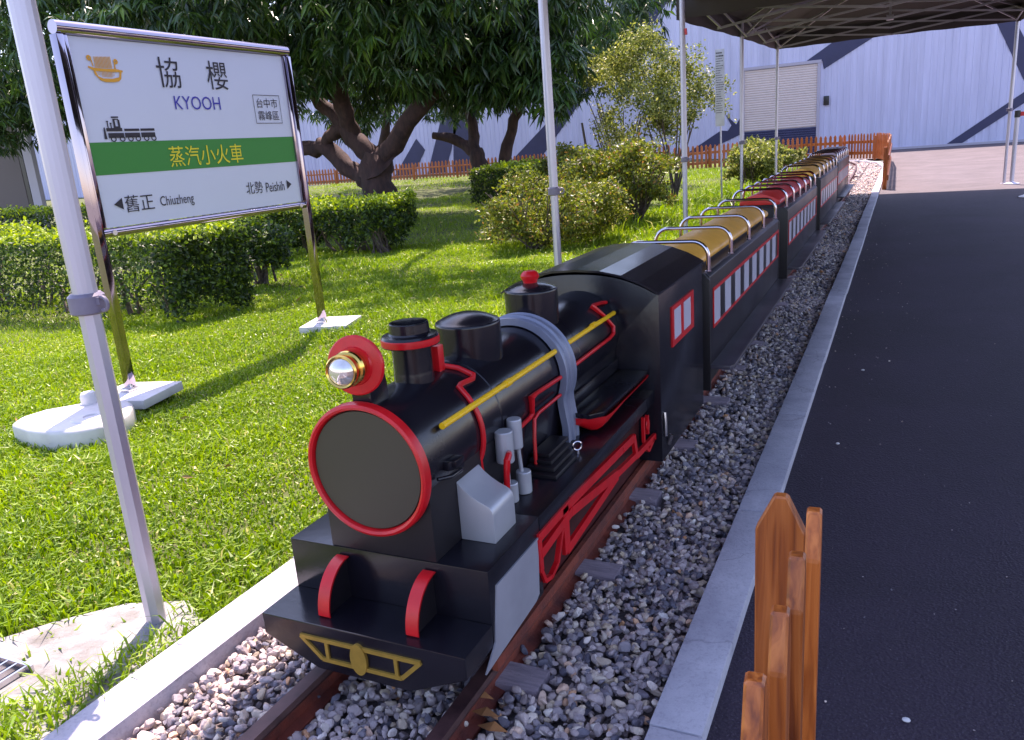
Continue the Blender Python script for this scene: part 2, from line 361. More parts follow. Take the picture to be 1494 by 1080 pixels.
# kerbs : short cast blocks
def kerb(name, path, w, z0, z1, step, side):
    k = thing(name, (path[0][0], path[0][1], z0), None, None); k['kind'] = 'structure'
    P = [Vector((x,y,0)) for x,y in path]
    segs = []
    for a, b in zip(P[:-1], P[1:]):
        L = (b-a).length; n = max(1, round(L/step)); segs += [(a.lerp(b,i/n), a.lerp(b,(i+1)/n)) for i in range(n)]
    for a, b in segs:
        d = (b-a).normalized(); nrm = Vector((d.y,-d.x,0))*side
        g = d*.0015; j = random.uniform(-.0025,.0025)
        p = [a+g+nrm*j, b-g+nrm*j, b-g+nrm*(w+j), a+g+nrm*(w+j)]
        dz = random.uniform(-.0015,.0015)
        mb = MB(); mb.add([(q.x,q.y,z0) for q in p]+[(q.x,q.y,z1+dz) for q in p], [(3,2,1,0),(4,5,6,7),(0,1,5,4),(1,2,6,5),(2,3,7,6),(3,0,4,7)])
        mb.build('kerb_block', M['concrete'], k, bevel=.005)
    return k
kerb('kerb', [(-.338,-1.5),(-.345,2),(-.345,19.5),(-.50,21.5),(-.95,23.1),(-2.2,24.5)], .092, -.05, .032, .78, 1)
kerb('kerb', [(-1.256,-1.5),(-1.252,14)], .105, -.05, .034, .95, -1)

# ------------------------------------------------------------------ ballast stones
def ico(sub):
    bm = bmesh.new(); bmesh.ops.create_icosphere(bm, subdivisions=sub+1, radius=1)
    v = np.array([x.co[:] for x in bm.verts]); f = np.array([[q.index for q in x.verts] for x in bm.faces]); bm.free(); return v, f
def scatter_stones(name, cx, cy, cz, size, sub, seed):
    r = np.random.default_rng(seed); v0, f0 = ico(sub); n = len(cx); K = 14
    protos = []
    for k in range(K):
        v = v0.copy()
        for _ in range(9):     # chip flat facets off the pebble
            d = r.normal(size=3); d /= np.linalg.norm(d); lim = r.uniform(.42,.8)
            t = v@d; v = v - np.outer(np.clip(t-lim,0,None), d)*.92
        v *= np.array([1.12, r.uniform(.6,.95), r.uniform(.5,.8)]); protos.append(v)
    protos = np.array(protos); idx = r.integers(0,K,n)
    a = r.uniform(0,2*PI,n); b_ = r.normal(0,.45,n); c_ = r.normal(0,.45,n)
    ca,sa,cb,sb,cc,sc_ = np.cos(a),np.sin(a),np.cos(b_),np.sin(b_),np.cos(c_),np.sin(c_)
    Rz = np.zeros((n,3,3)); Rz[:,0,0]=ca; Rz[:,0,1]=-sa; Rz[:,1,0]=sa; Rz[:,1,1]=ca; Rz[:,2,2]=1
    Rx = np.zeros((n,3,3)); Rx[:,0,0]=1; Rx[:,1,1]=cb; Rx[:,1,2]=-sb; Rx[:,2,1]=sb; Rx[:,2,2]=cb
    Ry = np.zeros((n,3,3)); Ry[:,1,1]=1; Ry[:,0,0]=cc; Ry[:,0,2]=sc_; Ry[:,2,0]=-sc_; Ry[:,2,2]=cc
    R = Rz@Rx@Ry
    V = np.einsum('nij,nkj->nki', R, protos[idx])*size[:,None,None] + np.stack([cx,cy,cz],-1)[:,None,:]
    F = f0[None]+(np.arange(n)*len(v0))[:,None,None]
    rnd = np.repeat(r.random(n)**1.15, len(v0))
    return tag(big_mesh(name, V.reshape(-1,3), F.reshape(-1,3), M['stone'], {'rnd':rnd}, smooth=False), kind='stuff')
sleeper_y = [.30,.76,1.195,1.63,2.07,2.49,2.97] + [2.97+.46*i for i in range(1,24)]
def bed_ok(x, y):
    rail = (np.abs(x+.665)<.026)|(np.abs(x+.975)<.026)
    sl_ = np.zeros_like(x, bool)
    for i, s in enumerate(sleeper_y[:9]):
        sl_ |= (np.abs(y-s)<.038)&(x>-1.08)&(x<-.565)&(x<-.565-.0)
    return ~rail & ~sl_
def ball(name, x0,x1,y0,y1,per,sz,sub,seed,zlo,zhi):
    r = np.random.default_rng(seed); n = int((x1-x0)*(y1-y0)*per)
    x = r.uniform(x0,x1,n); y = r.uniform(y0,y1,n); s = np.clip(r.normal(sz,sz*.28,n), sz*.45, sz*1.8)
    z = r.uniform(zlo,zhi,n); k = bed_ok(x,y) | (r.random(n)<.06)
    x,y,z,s = x[k],y[k],z[k],s[k]
    return scatter_stones(name,x,y,z,s,sub,seed)
ball('ballast_stones', -1.243,-.357, .42,1.38, 8600, .0105, 1, 3, -.018, .011)
ball('ballast_stones', -1.243,-.357, 1.38,2.6, 8300, .0108, 0, 13, -.018, .011)
ball('ballast_stones', -1.243,-.357, 2.6,5.2, 6600, .0118, 0, 4, -.018, .010)
ball('ballast_stones', -.66,-.357, 5.2,11, 5200, .0135, 0, 5, -.018, .008)
ball('ballast_stones', -.70,-.357, 11,19.5, 2200, .018, 0, 10, -.018, .008)
ball('ballast_stones', -1.24,-.66, 5.2,16, 500, .018, 0, 6, -.016, .006)
ball('ballast_stones', -1.9,-.50, 17,22, 1200, .022, 0, 8, -.02, .005)
ball('ballast_stones', -4.0,-.8, 22,24.2, 700, .026, 0, 9, -.02, .003)
for i, s in enumerate(sleeper_y[:22]):
    mb = MB(); L = -.56+random.uniform(-.02,.012)
    mb.box(-1.10, L, s-.036, s+.036, -.05, .012+random.uniform(-.003,.003))
    o = mb.build('railway_sleeper', M['wood_sleeper'], None, bevel=.004)
    o.rotation_euler.z = 0
    tag(o, 'weathered grey timber sleeper sunk in the ballast across the narrow track', 'sleeper', 'sleepers under the track')
SL_LABELS = {1:'bare timber sleeper in the open ballast just in front of the locomotive bumper, nearest one',
             2:'grey timber sleeper end poking out beside the silver side plate of the locomotive',
             3:'timber sleeper end with pebbles on it beside the red side rods',
             5:'timber sleeper end beside the rear of the red side rods, before the cab',
             6:'timber sleeper end in the ballast right beside the cab'}
slp = [o for o in COL.objects if o.name.startswith('railway_sleeper')]
for k, l in SL_LABELS.items():
    slp[k]['label'] = l
for k, o in enumerate(slp):
    if k not in SL_LABELS: o['label'] = 'weathered timber sleeper mostly buried in ballast under the train'

# rails
right = [(-.665,y,0) for y in np.arange(-1.5,13.1,.8)] + [(-.72,14,0),(-.775,14.9,0),(-.80,16.8,0),(-.85,18.9,0),(-.92,20.7,0),(-1.08,21.9,0),(-1.35,22.8,0),(-2.2,23.6,0),(-4,24,0)]
left_ = [(-.975,y,0) for y in np.arange(-1.5,13.1,.8)] + [(-1.03,14,0),(-1.085,14.9,0),(-1.11,16.8,0),(-1.16,18.9,0),(-1.24,20.6,0),(-1.45,21.7,0),(-2.2,22.9,0),(-4,23.5,0)]
def rail_obj(path, label):
    t = thing('rail', (path[0][0],path[0][1],0), label, 'rail', 'rails of the narrow track')
    prof_w = [(-.026,-.01),(.026,-.01),(.026,-.002),(.006,.004),(.006,.036),(-.006,.036),(-.006,.004),(-.026,-.002)]
    prof_h = [(-.015,.0362),(.015,.0362),(.017,.042),(.014,.052),(-.014,.052),(-.017,.042)]
    for nm, pr, m in (('rail_web',prof_w,M['rust']),('rail_head',prof_h,M['railtop'])):
        mb = MB(); n = len(pr); vs = []
        for i,p in enumerate(path):
            a = Vector(path[max(0,i-1)]); b = Vector(path[min(len(path)-1,i+1)]); d = (b-a).normalized(); nr = Vector((d.y,-d.x,0))
            for (u,z) in pr: vs.append(Vector(p)+nr*u+Vector((0,0,z)))
        fs = [(i*n+j,i*n+(j+1)%n,(i+1)*n+(j+1)%n,(i+1)*n+j) for i in range(len(path)-1) for j in range(n)]
        fs += [tuple(reversed(range(n))), tuple((len(path)-1)*n+j for j in range(n))]
        mb.add(vs,fs); mb.build(nm, m, t)
rail_obj(right, 'rusty red rail on the asphalt side of the track under the train')
rail_obj(left_, 'rusty rail on the lawn side of the track under the train')

# ------------------------------------------------------------------ locomotive
CX = -.823
loco = thing('miniature_locomotive', (CX, 1.6, .052), 'black miniature steam locomotive with red trim, yellow handrail and brass headlamp heading the train', 'locomotive')
def B(x0,x1,y0,y1,z0,z1,name,m,bev=.002,parent=loco):
    mb = MB(); mb.box(x0,x1,y0,y1,z0,z1); return mb.build(name, m, parent, bevel=bev)
# front lip (deck) with tapering underside
mb = MB(); mb.prism([(-1.039,.2),(-.607,.2),(-.607,.158),(-.722,.108),(-.922,.108),(-1.039,.158)], XZ(), .975, 1.077)
mb.build('front_bumper', M['black'], loco, bevel=.002, smooth_angle=14)
mb = MB(); mb.box(-1.038,-.607,1.0775,1.30,.135,.303); mb.build('front_box', M['black'], loco, bevel=.002)
mb = MB(); mb.box(-1.038,-.606,1.3005,2.139,.268,.303); mb.build('running_board', M['black'], loco, bevel=.0015)
mb = MB(); mb.box(-.99,-.655,1.30,2.66,.075,.265); mb.build('chassis', M['red_dark'], loco, bevel=.002)
mb = MB()
for sx in (-1,1): mb.box(CX+sx*.178-.006, CX+sx*.178+.006, 1.14, 2.66, .054, .078)
mb.build('sole_bar', M['rust'], loco)
# gold emblem on the bumper
em = MB(); yf, yb = .9705, .9752
def strip(pa, pb, w, mbx, fn, d0, d1):
    a, b = Vector((pa[0],pa[1])), Vector((pb[0],pb[1])); d = (b-a).normalized(); n = Vector((-d.y,d.x))*w/2
    mbx.prism([tuple(a-n),tuple(b-n),tuple(b+n),tuple(a+n)], fn, d0, d1)
out = [(-.950,.173),(-.694,.173),(-.736,.133),(-.906,.133)]
for i in range(4): strip(out[i], out[(i+1)%4], .0075, em, XZ(), yf+.0004*(i%2), yb)
strip((-.893,.17),(-.893,.135), .007, em, XZ(), yf+.0006, yb); strip((-.745,.17),(-.745,.135), .007, em, XZ(), yf+.0006, yb)
em.prism([(CX+.0+.0175*math.cos(a), .151+.031*math.sin(a)) for a in np.linspace(0,2*PI,25)[:-1]], XZ(), yf-.0015, yb)
em.build('gold_emblem', M['gold'], loco)
# red curved buffer brackets with black web plates
for xc in (-.912, -.723):
    arc = [(1.002+.074*(1-math.cos(t))*1.0, .2+.086*math.sin(t)) for t in np.linspace(0,PI/2,14)]
    wb = MB(); wb.prism([(1.077,.2005)]+[(y+.003,z) for y,z in arc], YZ(), xc-.004, xc+.004); wb.build('bracket_web', M['black_matte'], loco)
    rb = MB(); n = len(arc); vs=[]; 
    for (y,z) in arc:
        for (dx,dr) in ((-.0125,0),(.0125,0),(.0125,.005),(-.0125,.005)):
            vs.append((xc+dx, y-dr*.6, z+dr*.6))
    fs = [(i*4+j,i*4+(j+1)%4,(i+1)*4+(j+1)%4,(i+1)*4+j) for i in range(n-1) for j in range(4)]+[(3,2,1,0),tuple((n-1)*4+j for j in range(4))]
    rb.add(vs,fs); rb.build('red_bracket', M['red'], loco)
# smokebox saddle + boiler
BZ = .473
mb = MB(); mb.prism([(CX-.114,.3032),(CX+.114,.3032),(CX+.114,BZ),(CX-.114,BZ)], XZ(), 1.079, 1.46); mb.build('smokebox_saddle', M['black_matte'], loco, bevel=.0015)
mb = MB(); mb.prism([(CX-.100,.3032),(CX+.100,.3032),(CX+.107,BZ-.03),(CX-.107,BZ-.03)], XZ(), 1.462, 2.138); mb.build('firebox', M['black'], loco, bevel=.0015)
mb = MB(); mb.lathe([(.1165,0),(.118,.003),(.118,.30),(.1195,.302),(.1195,.306),(.118,.308),(.118,.76),(.1195,.762),(.1195,.766),(.118,.768),(.118,1.07)], (CX,1.068,BZ), 'y', 72); mb.build('boiler', M['black'], loco, smooth_angle=18)
dr = MB(); dr.lathe([(.0,-.002),(.09,-.0018),(.110,-.001),(.1125,.004),(.1125,.03)], (CX,1.064,BZ), 'y', 72); dr.build('smokebox_door', M['door_black'], loco)
rg = MB(); rg.lathe([(.1125,.010),(.1125,.0),(.1145,-.006),(.119,-.0085),(.1235,-.006),(.1255,0),(.1255,.010)], (CX,1.064,BZ), 'y', 72); rg.build('smokebox_ring', M['red'], loco)
# side clip on the boiler
mb = MB(); mb.beam((-.700,1.128,.468),(-.694,1.175,.458),.012,.016); mb.tube([(-.702,1.10,.455),(-.688,1.125,.452),(-.688,1.16,.450),(-.704,1.185,.452)], .004, 8); mb.box(-.704,-.686,1.14,1.172,.462,.474); mb.build('boiler_clip', M['black'], loco, bevel=.001)
# chimney
chy = 1.247
mb = MB(); mb.lathe([(.0385,.56),(.0385,.60),(.0378,.604),(.0375,.608),(.0375,.655)], (CX,chy,0), 'z', 40, closed=True)
mb.lathe([(.0375,.655),(.0545,.657),(.0545,.6585)], (CX,chy,0), 'z', 40, closed=True)
mb.lathe([(.0548,.6725),(.052,.677),(.041,.679),(.0385,.682),(.0375,.699),(.0365,.7005),(.0335,.7005),(.0325,.695),(.031,.62),(.0,.618)], (CX,chy,0), 'z', 40, closed=True)
mb.build('chimney', M['black'], loco, smooth_angle=30)
mb = MB(); mb.lathe([(.0540,.6582),(.0558,.6595),(.0562,.665),(.0558,.671),(.0540,.6728)], (CX,chy,0), 'z', 40, closed=True); mb.build('chimney_band', M['red'], loco)
# headlamp
lc = Vector((-.822,1.072,.664)); ax = Vector((.16,-1,.06)).normalized(); u = ax.cross(Vector((0,0,1))).normalized(); w = u.cross(ax); AX = (u,w,ax)
mb = MB(); mb.lathe([(.0,-.004),(.050,-.004),(.0525,-.001),(.0525,.003),(.050,.0055),(.034,.008),(.032,.012),(.027,.012),(.0,.012)], lc, AX, 48); mb.build('lamp_disc', M['red'], loco)
mb = MB(); mb.lathe([(.026,.0125),(.026,.024),(.0295,.026),(.031,.030),(.0295,.034),(.026,.036),(.026,.048),(.0285,.050),(.0290,.055),(.0265,.058),(.0235,.056)], lc, AX, 40, closed=True); hb = mb.build('lamp_housing', M['brass'], loco)
mb = MB(); mb.lathe([(.0,.066),(.010,.0645),(.018,.0605),(.0238,.0545),(.0238,.030),(.0,.030)], lc, AX, 36); mb.build('lamp_lens', M['lens'], loco)
mb = MB()
poly = [(1.076,.575),(1.076,.668)]+[(1.076+.052*math.sin(t),.616+.052*math.cos(t)*1.05) for t in np.linspace(.15,PI/2,10)]+[(1.129,.575)]
mb.prism(poly, YZ(), -.843, -.803); mb.build('lamp_bracket', M['black'], loco, bevel=.0015)
# domes
def dome(y, r, zb, zs, zt, name, knob=False, x=CX):
    mb = MB(); pr = [(r*1.0,zb-.05),(r,zb+.016),(r,zs-.006)]
    for t in np.linspace(0,PI/2,9): pr.append((r*.94+r*.06*math.cos(t), zs-.006+.007*math.sin(t)))
    for k in (.82,.65,.45,.22,0): pr.append((r*k, zs+.001+(zt-zs-.001)*(1-(k/.94)**2)))
    mb.lathe(pr, (x,y,0), 'z', 56); o = mb.build(name, M['black'], loco, smooth_angle=28)
    return o
dome(1.474,.0705,.585,.652,.672,'sand_dome')
dome(1.813,.067,.580,.659,.675,'steam_dome')
mb = MB(); mb.lathe([(.017,.672),(.018,.678),(.023,.686),(.0235,.692),(.020,.698),(.014,.703),(.0,.7045)], (CX,1.813,0),'z',28); mb.build('dome_knob', M['red'], loco)
# grey band over the boiler: channel section arch, both feet on the board
arch = []
for sx in (1,):
    pts = [(CX+.128,.3035),(CX+.128,.345),(CX+.124,.372),(CX+.120,.40)]
    pts += [(CX+.131*math.cos(t), BZ+.131*math.sin(t)) for t in np.linspace(-.42,PI+.42,40)]
    pts += [(CX-.120,.40),(CX-.124,.372),(CX-.128,.345),(CX-.128,.3035)]
yc = 1.715
sec = [(-.034,-.010),(-.034,.006),(-.030,.008),(-.026,.003),(-.006,.003),(-.003,.009),(.003,.009),(.006,.003),(.026,.003),(.030,.008),(.034,.006),(.034,-.010)]
vs=[]; n=len(sec)
for i,(x,z) in enumerate(pts):
    a=Vector(pts[max(0,i-1)]); b=Vector(pts[min(len(pts)-1,i+1)]); d=(b-a).normalized(); nr=Vector((d.y,-d.x))
    for (dy,h) in sec: vs.append((x+nr.x*h, yc+dy, z+nr.y*h))
fs=[(i*n+j,i*n+(j+1)%n,(i+1)*n+(j+1)%n,(i+1)*n+j) for i in range(len(pts)-1) for j in range(n)]+[tuple(reversed(range(n))),tuple((len(pts)-1)*n+j for j in range(n))]
mb = MB(); mb.add(vs,fs); mb.build('grey_boiler_band', M['grey_band'], loco, smooth_angle=35)
# yellow handrail and its sockets
mb = MB(); mb.tube([(-.711,1.147,.536),(-.7115,1.68,.534)], .0062, 12); mb.tube([(-.7115,1.752,.5335),(-.712,2.125,.531)], .0062, 12)
for y in (1.42,1.95): mb.tube([(-.7112,y-.012,.5348),(-.7112,y+.012,.5348)], .0078, 12)
mb.build('yellow_handrail', M['yellow'], loco)
mb = MB(); mb.tube([(2*CX+.711,1.147,.536),(2*CX+.711,1.68,.534)], .0062, 12); mb.tube([(2*CX+.711,1.752,.534),(2*CX+.712,2.125,.531)], .0062, 12); mb.build('yellow_handrail', M['yellow'], loco)
# red pipes
def cylp(ang, y, r=.122): return (CX+r*math.cos(ang), y, BZ+r*math.sin(ang))
def pipe(pts, r, nm='red_pipe'):
    mb = MB(); mb.tube(pts, r, 10); return mb.build(nm, M['red'], loco)
def arcp(a0,a1,y,n=10,r=.122): return [cylp(t,y,r) for t in np.linspace(a0,a1,n)]
pipe([(CX+.012,1.315,.592)]+arcp(1.45,.92,1.345,6)[0:0]+[cylp(1.42,1.325),cylp(1.2,1.338),cylp(.93,1.346),cylp(.88,1.335),cylp(.905,1.29),cylp(.88,1.279)]+arcp(.8,-.45,1.277,12)+[(-.712,1.278,.39),(-.712,1.278,.34)], .0055)
mb = MB(); mb.box(CX+.004,CX+.026,1.300,1.322,.585,.640); mb.build('red_valve_box', M['red'], loco, bevel=.003)
pipe([cylp(.78,2.128,.124),cylp(.83,2.10,.124),cylp(.88,2.045,.124),cylp(.86,2.035,.124),cylp(.55,2.055,.124),cylp(.22,2.085,.124),cylp(.08,2.075,.124),cylp(.04,2.04,.124),cylp(.03,1.755,.124)], .0052)
pipe([cylp(.0,1.675,.124),cylp(.04,1.53,.124),cylp(.03,1.505,.124),cylp(-.30,1.515,.124),cylp(-.36,1.505,.124),cylp(-.42,1.44,.124)], .005)
pipe([cylp(-.35,1.675,.128),cylp(-.36,1.545,.128),(-.705,1.525,.42),(-.702,1.512,.38),(-.70,1.505,.305)], .0042)
# twin pump
def cyl_v(mb, x,y,z0,z1,r,seg=24): mb.lathe([(0,z0),(r*.93,z0),(r,z0+.002),(r,z1-.002),(r*.93,z1),(0,z1)], (x,y,0),'z',seg)
mb = MB(); cyl_v(mb,-.692,1.345,.392,.458,.0185); cyl_v(mb,-.690,1.392,.405,.468,.0155); mb.build('pump_cylinder', M['silver'], loco)
mb = MB(); cyl_v(mb,-.688,1.350,.304,.345,.0155); cyl_v(mb,-.680,1.398,.304,.352,.016); mb.build('pump_base', M['silver'], loco)
for pr_ in ([(-.690,1.347,.343),(-.690,1.346,.394)],[(-.683,1.396,.350),(-.686,1.394,.407)]):
    mb = MB(); mb.tube(pr_,.0045,10); mb.build('pump_rod', M['silver'], loco)
pipe([(-.675,1.328,.418),(-.668,1.313,.421),(-.667,1.302,.414),(-.669,1.300,.385),(-.675,1.302,.304)], .0062)
# silver steam chest
poly = [(-.7087,.3034),(-.6375,.3034),(-.6375,.358),(-.6395,.368),(-.646,.376),(-.655,.3805),(-.668,.386),(-.683,.395),(-.697,.406),(-.7087,.419)]
mb = MB(); mb.prism(poly, XZ(), 1.172, 1.262); mb.build('silver_steam_chest', M['silver'], loco, bevel=.002)
# black step stack
for k,(a,b_,h) in enumerate([(1.475,1.60,.306),(1.49,1.612,.316),(1.505,1.624,.326),(1.52,1.636,.336)]):
    mb = MB(); mb.box(-.716,-.640-.011*k,a,b_,h-.003,h+.0055); mb.build('step_plate', M['black_matte'], loco, bevel=.001)
# eye bolt
mb = MB(); mb.tube([(-.648,1.628,.3034),(-.648,1.628,.313)],.004,8)
mb.tube([(-.648+.0105*math.cos(t)*.8,1.628+.0105*math.cos(t)*.6,.3235+.0105*math.sin(t)) for t in np.linspace(-PI/2,1.5*PI-.01,20)], .0026, 8); mb.build('eye_bolt', M['chrome'], loco)
# side tank ledge with red belly
for sx in (1,-1):
    def mx_(x): return CX+sx*(x-CX)
    mb = MB(); pl = [(mx_(-.715),1.745),(mx_(-.655),1.735),(mx_(-.628),1.765),(mx_(-.622),2.137),(mx_(-.715),2.137)]
    mb.prism(pl, XY(), .350,.362); mb.build('side_ledge', M['black'], loco, bevel=.0015)
    mb = MB(); vs=[]; rows=9
    for i,t in enumerate(np.linspace(0,1,14)):
        y = 1.738+ .398*t; rx = (.082*min(1,math.sin(min(1,t*7+.25)*PI/2))); zb=.3495; dz=.044*min(1,math.sin(min(1,t*9+.25)*PI/2))*(1-.6*min(1,t*2.2))
        for k in range(rows):
            a = PI*k/(rows-1); vs.append((mx_(-.705+rx*(.5+.5*math.cos(a))*1.05), y, zb-dz*math.sin(a)))
    fs=[(i*rows+j,i*rows+j+1,(i+1)*rows+j+1,(i+1)*rows+j) for i in range(13) for j in range(rows-1)]+[tuple(range(rows)),tuple(13*rows+j for j in reversed(range(rows)))]
    mb.add(vs,fs,True); mb.build('red_tank_belly', M['red'], loco)
    mb = MB(); mb.box(min(mx_(-.730),mx_(-.709)),max(mx_(-.730),mx_(-.709)),1.755,2.137,.3622,.395); mb.build('firebox_side_rib', M['black'], loco, bevel=.002)
# silver front side plates and red side-rod castings
for sx in (1,-1):
    xo = CX+sx*.2165
    mb = MB(); mb.prism([(1.100,.2655),(1.285,.2655),(1.272,.150),(1.255,.142),(1.035,.128),(1.079,.165)], YZ(), xo, xo+sx*.003); mb.build('silver_side_plate', M['silver_sheet'], loco)
    xa, xb = CX+sx*.212, CX+sx*.221
    S = [((1.285,.262),(1.46,.262),.014),((1.46,.262),(1.92,.238),.016),((1.925,.243),(1.945,.178),.014),((1.945,.178),(2.13,.168),.013),
         ((1.292,.226),(1.46,.240),.015),((1.46,.240),(1.78,.196),.016),((1.78,.196),(1.945,.182),.013),((1.428,.265),(1.428,.160),.022),((1.428,.165),(1.78,.190),.016),
         ((1.288,.262),(1.290,.190),.012),((1.290,.190),(1.305,.160),.007),((1.305,.160),(1.335,.153),.007),((1.335,.153),(1.37,.165),.007),((1.37,.165),(1.405,.225),.007),
         ((2.02,.262),(2.02,.19),.008),((2.06,.255),(2.06,.20),.006),((2.02,.180),(2.06,.150),.007),((2.06,.150),(2.12,.165),.007)]
    mb = MB()
    for q,(a,b_,w_) in enumerate(S):
        strip(a,b_,w_*1.35,mb,YZ(),xa+sx*.0003*(q%5),xb+sx*.0003*(q%7))
    mb.build('red_side_rods', M['red'], loco)
    mb = MB(); mb.tube([(xo,2.065+.012*math.cos(t),.225+.016*math.sin(t)) for t in np.linspace(0,2*PI,18)], .003, 8); mb.build('side_rod_link', M['red'], loco)
# wheels under the boards
for yw in (1.38,1.62,1.86,2.1):
    for sx in (1,-1):
        mb = MB(); mb.lathe([(.0,-.008),(.052,-.008),(.058,-.008),(.062,-.004),(.062,.008),(.0,.008)], (CX+sx*.158,yw,.115),'x',28); mb.build('wheel', M['rust'], loco)
# cab
cw=.2365
roof = [(CX-cw-.004,.583)]+[(CX+(cw+.004)*t,.583+.066*(1-abs(t)**2.4)) for t in (-.93,-.78,-.56,-.30,.0,.30,.56,.78,.93)]+[(CX+cw+.004,.583)]
body = [(CX-cw,.085),(CX+cw,.085),(CX+cw,.582)]+[(CX+cw*t,.577+.060*(1-abs(t)**2.4)) for t in np.linspace(.97,-.97,19)]+[(CX-cw,.582)]
mb = MB(); mb.prism(body, XZ(), 2.14, 2.695); mb.build('cab_body', M['black'], loco, bevel=.001, smooth_angle=25)
ri = [(x,z-.006) for x,z in roof]; vs=[]; 
poly = roof+list(reversed([(x,z-.005) for x,z in roof]))
mb = MB(); nn=len(roof)
for yy in (2.128,2.705):
    for x,z in roof: vs.append((x,yy,z+.004))
    for x,z in roof: vs.append((x,yy,z-.002))
fs=[]
for i in range(nn-1):
    fs += [(i,i+1,2*nn+i+1,2*nn+i),(nn+i+1,nn+i,3*nn+i,3*nn+i+1),(i,nn+i,nn+i+1,i+1),(2*nn+i,2*nn+i+1,3*nn+i+1,3*nn+i)]
fs += [(0,2*nn,3*nn,nn),(nn-1,2*nn-1,4*nn-1,3*nn-1)]
mb.add(vs,fs); mb.build('cab_roof', M['roof_black'], loco, smooth_angle=3)
for sx in (1,-1):
    xf=CX+sx*cw
    wf=MB(); y0,y1,z0,z1=2.268,2.545,.398,.520
    for a in ((y0,y1,z0,z0+.016),(y0,y1,z1-.014,z1),(y0,y0+.022,z0+.016,z1-.014),(y1-.03,y1,z0+.016,z1-.014),(y0+.118,y0+.14,z0+.016,z1-.014)):
        wf.box(min(xf,xf+sx*.005),max(xf,xf+sx*.005),*a)
    wo_=wf.build('window_frame', M['red'], loco)
    for ya,yb_ in ((y0+.022,y0+.118),(y0+.14,y1-.03)):
        mb=MB(); mb.box(min(xf,xf+sx*.002),max(xf,xf+sx*.002),ya,yb_,z0+.016,z1-.014); mb.build('window_pane', M['pane'], wo_)
for sx in (1,-1):
    mb=MB(); mb.tube([(CX+sx*(cw+.006),2.16,.16),(CX+sx*(cw+.006),2.16,.20),(CX+sx*(cw+.003),2.165,.23)],.005,8); mb.tube([(CX+sx*(cw+.003),2.20,.12),(CX+sx*(cw+.012),2.20,.15)],.007,8); mb.build('cab_bolt', M['steel'], loco)
# coupling behind
mb=MB(); mb.beam((CX,2.68,.12),(CX,2.84,.12),.03,.02); mb.build('coupling_bar', M['rust'], loco)

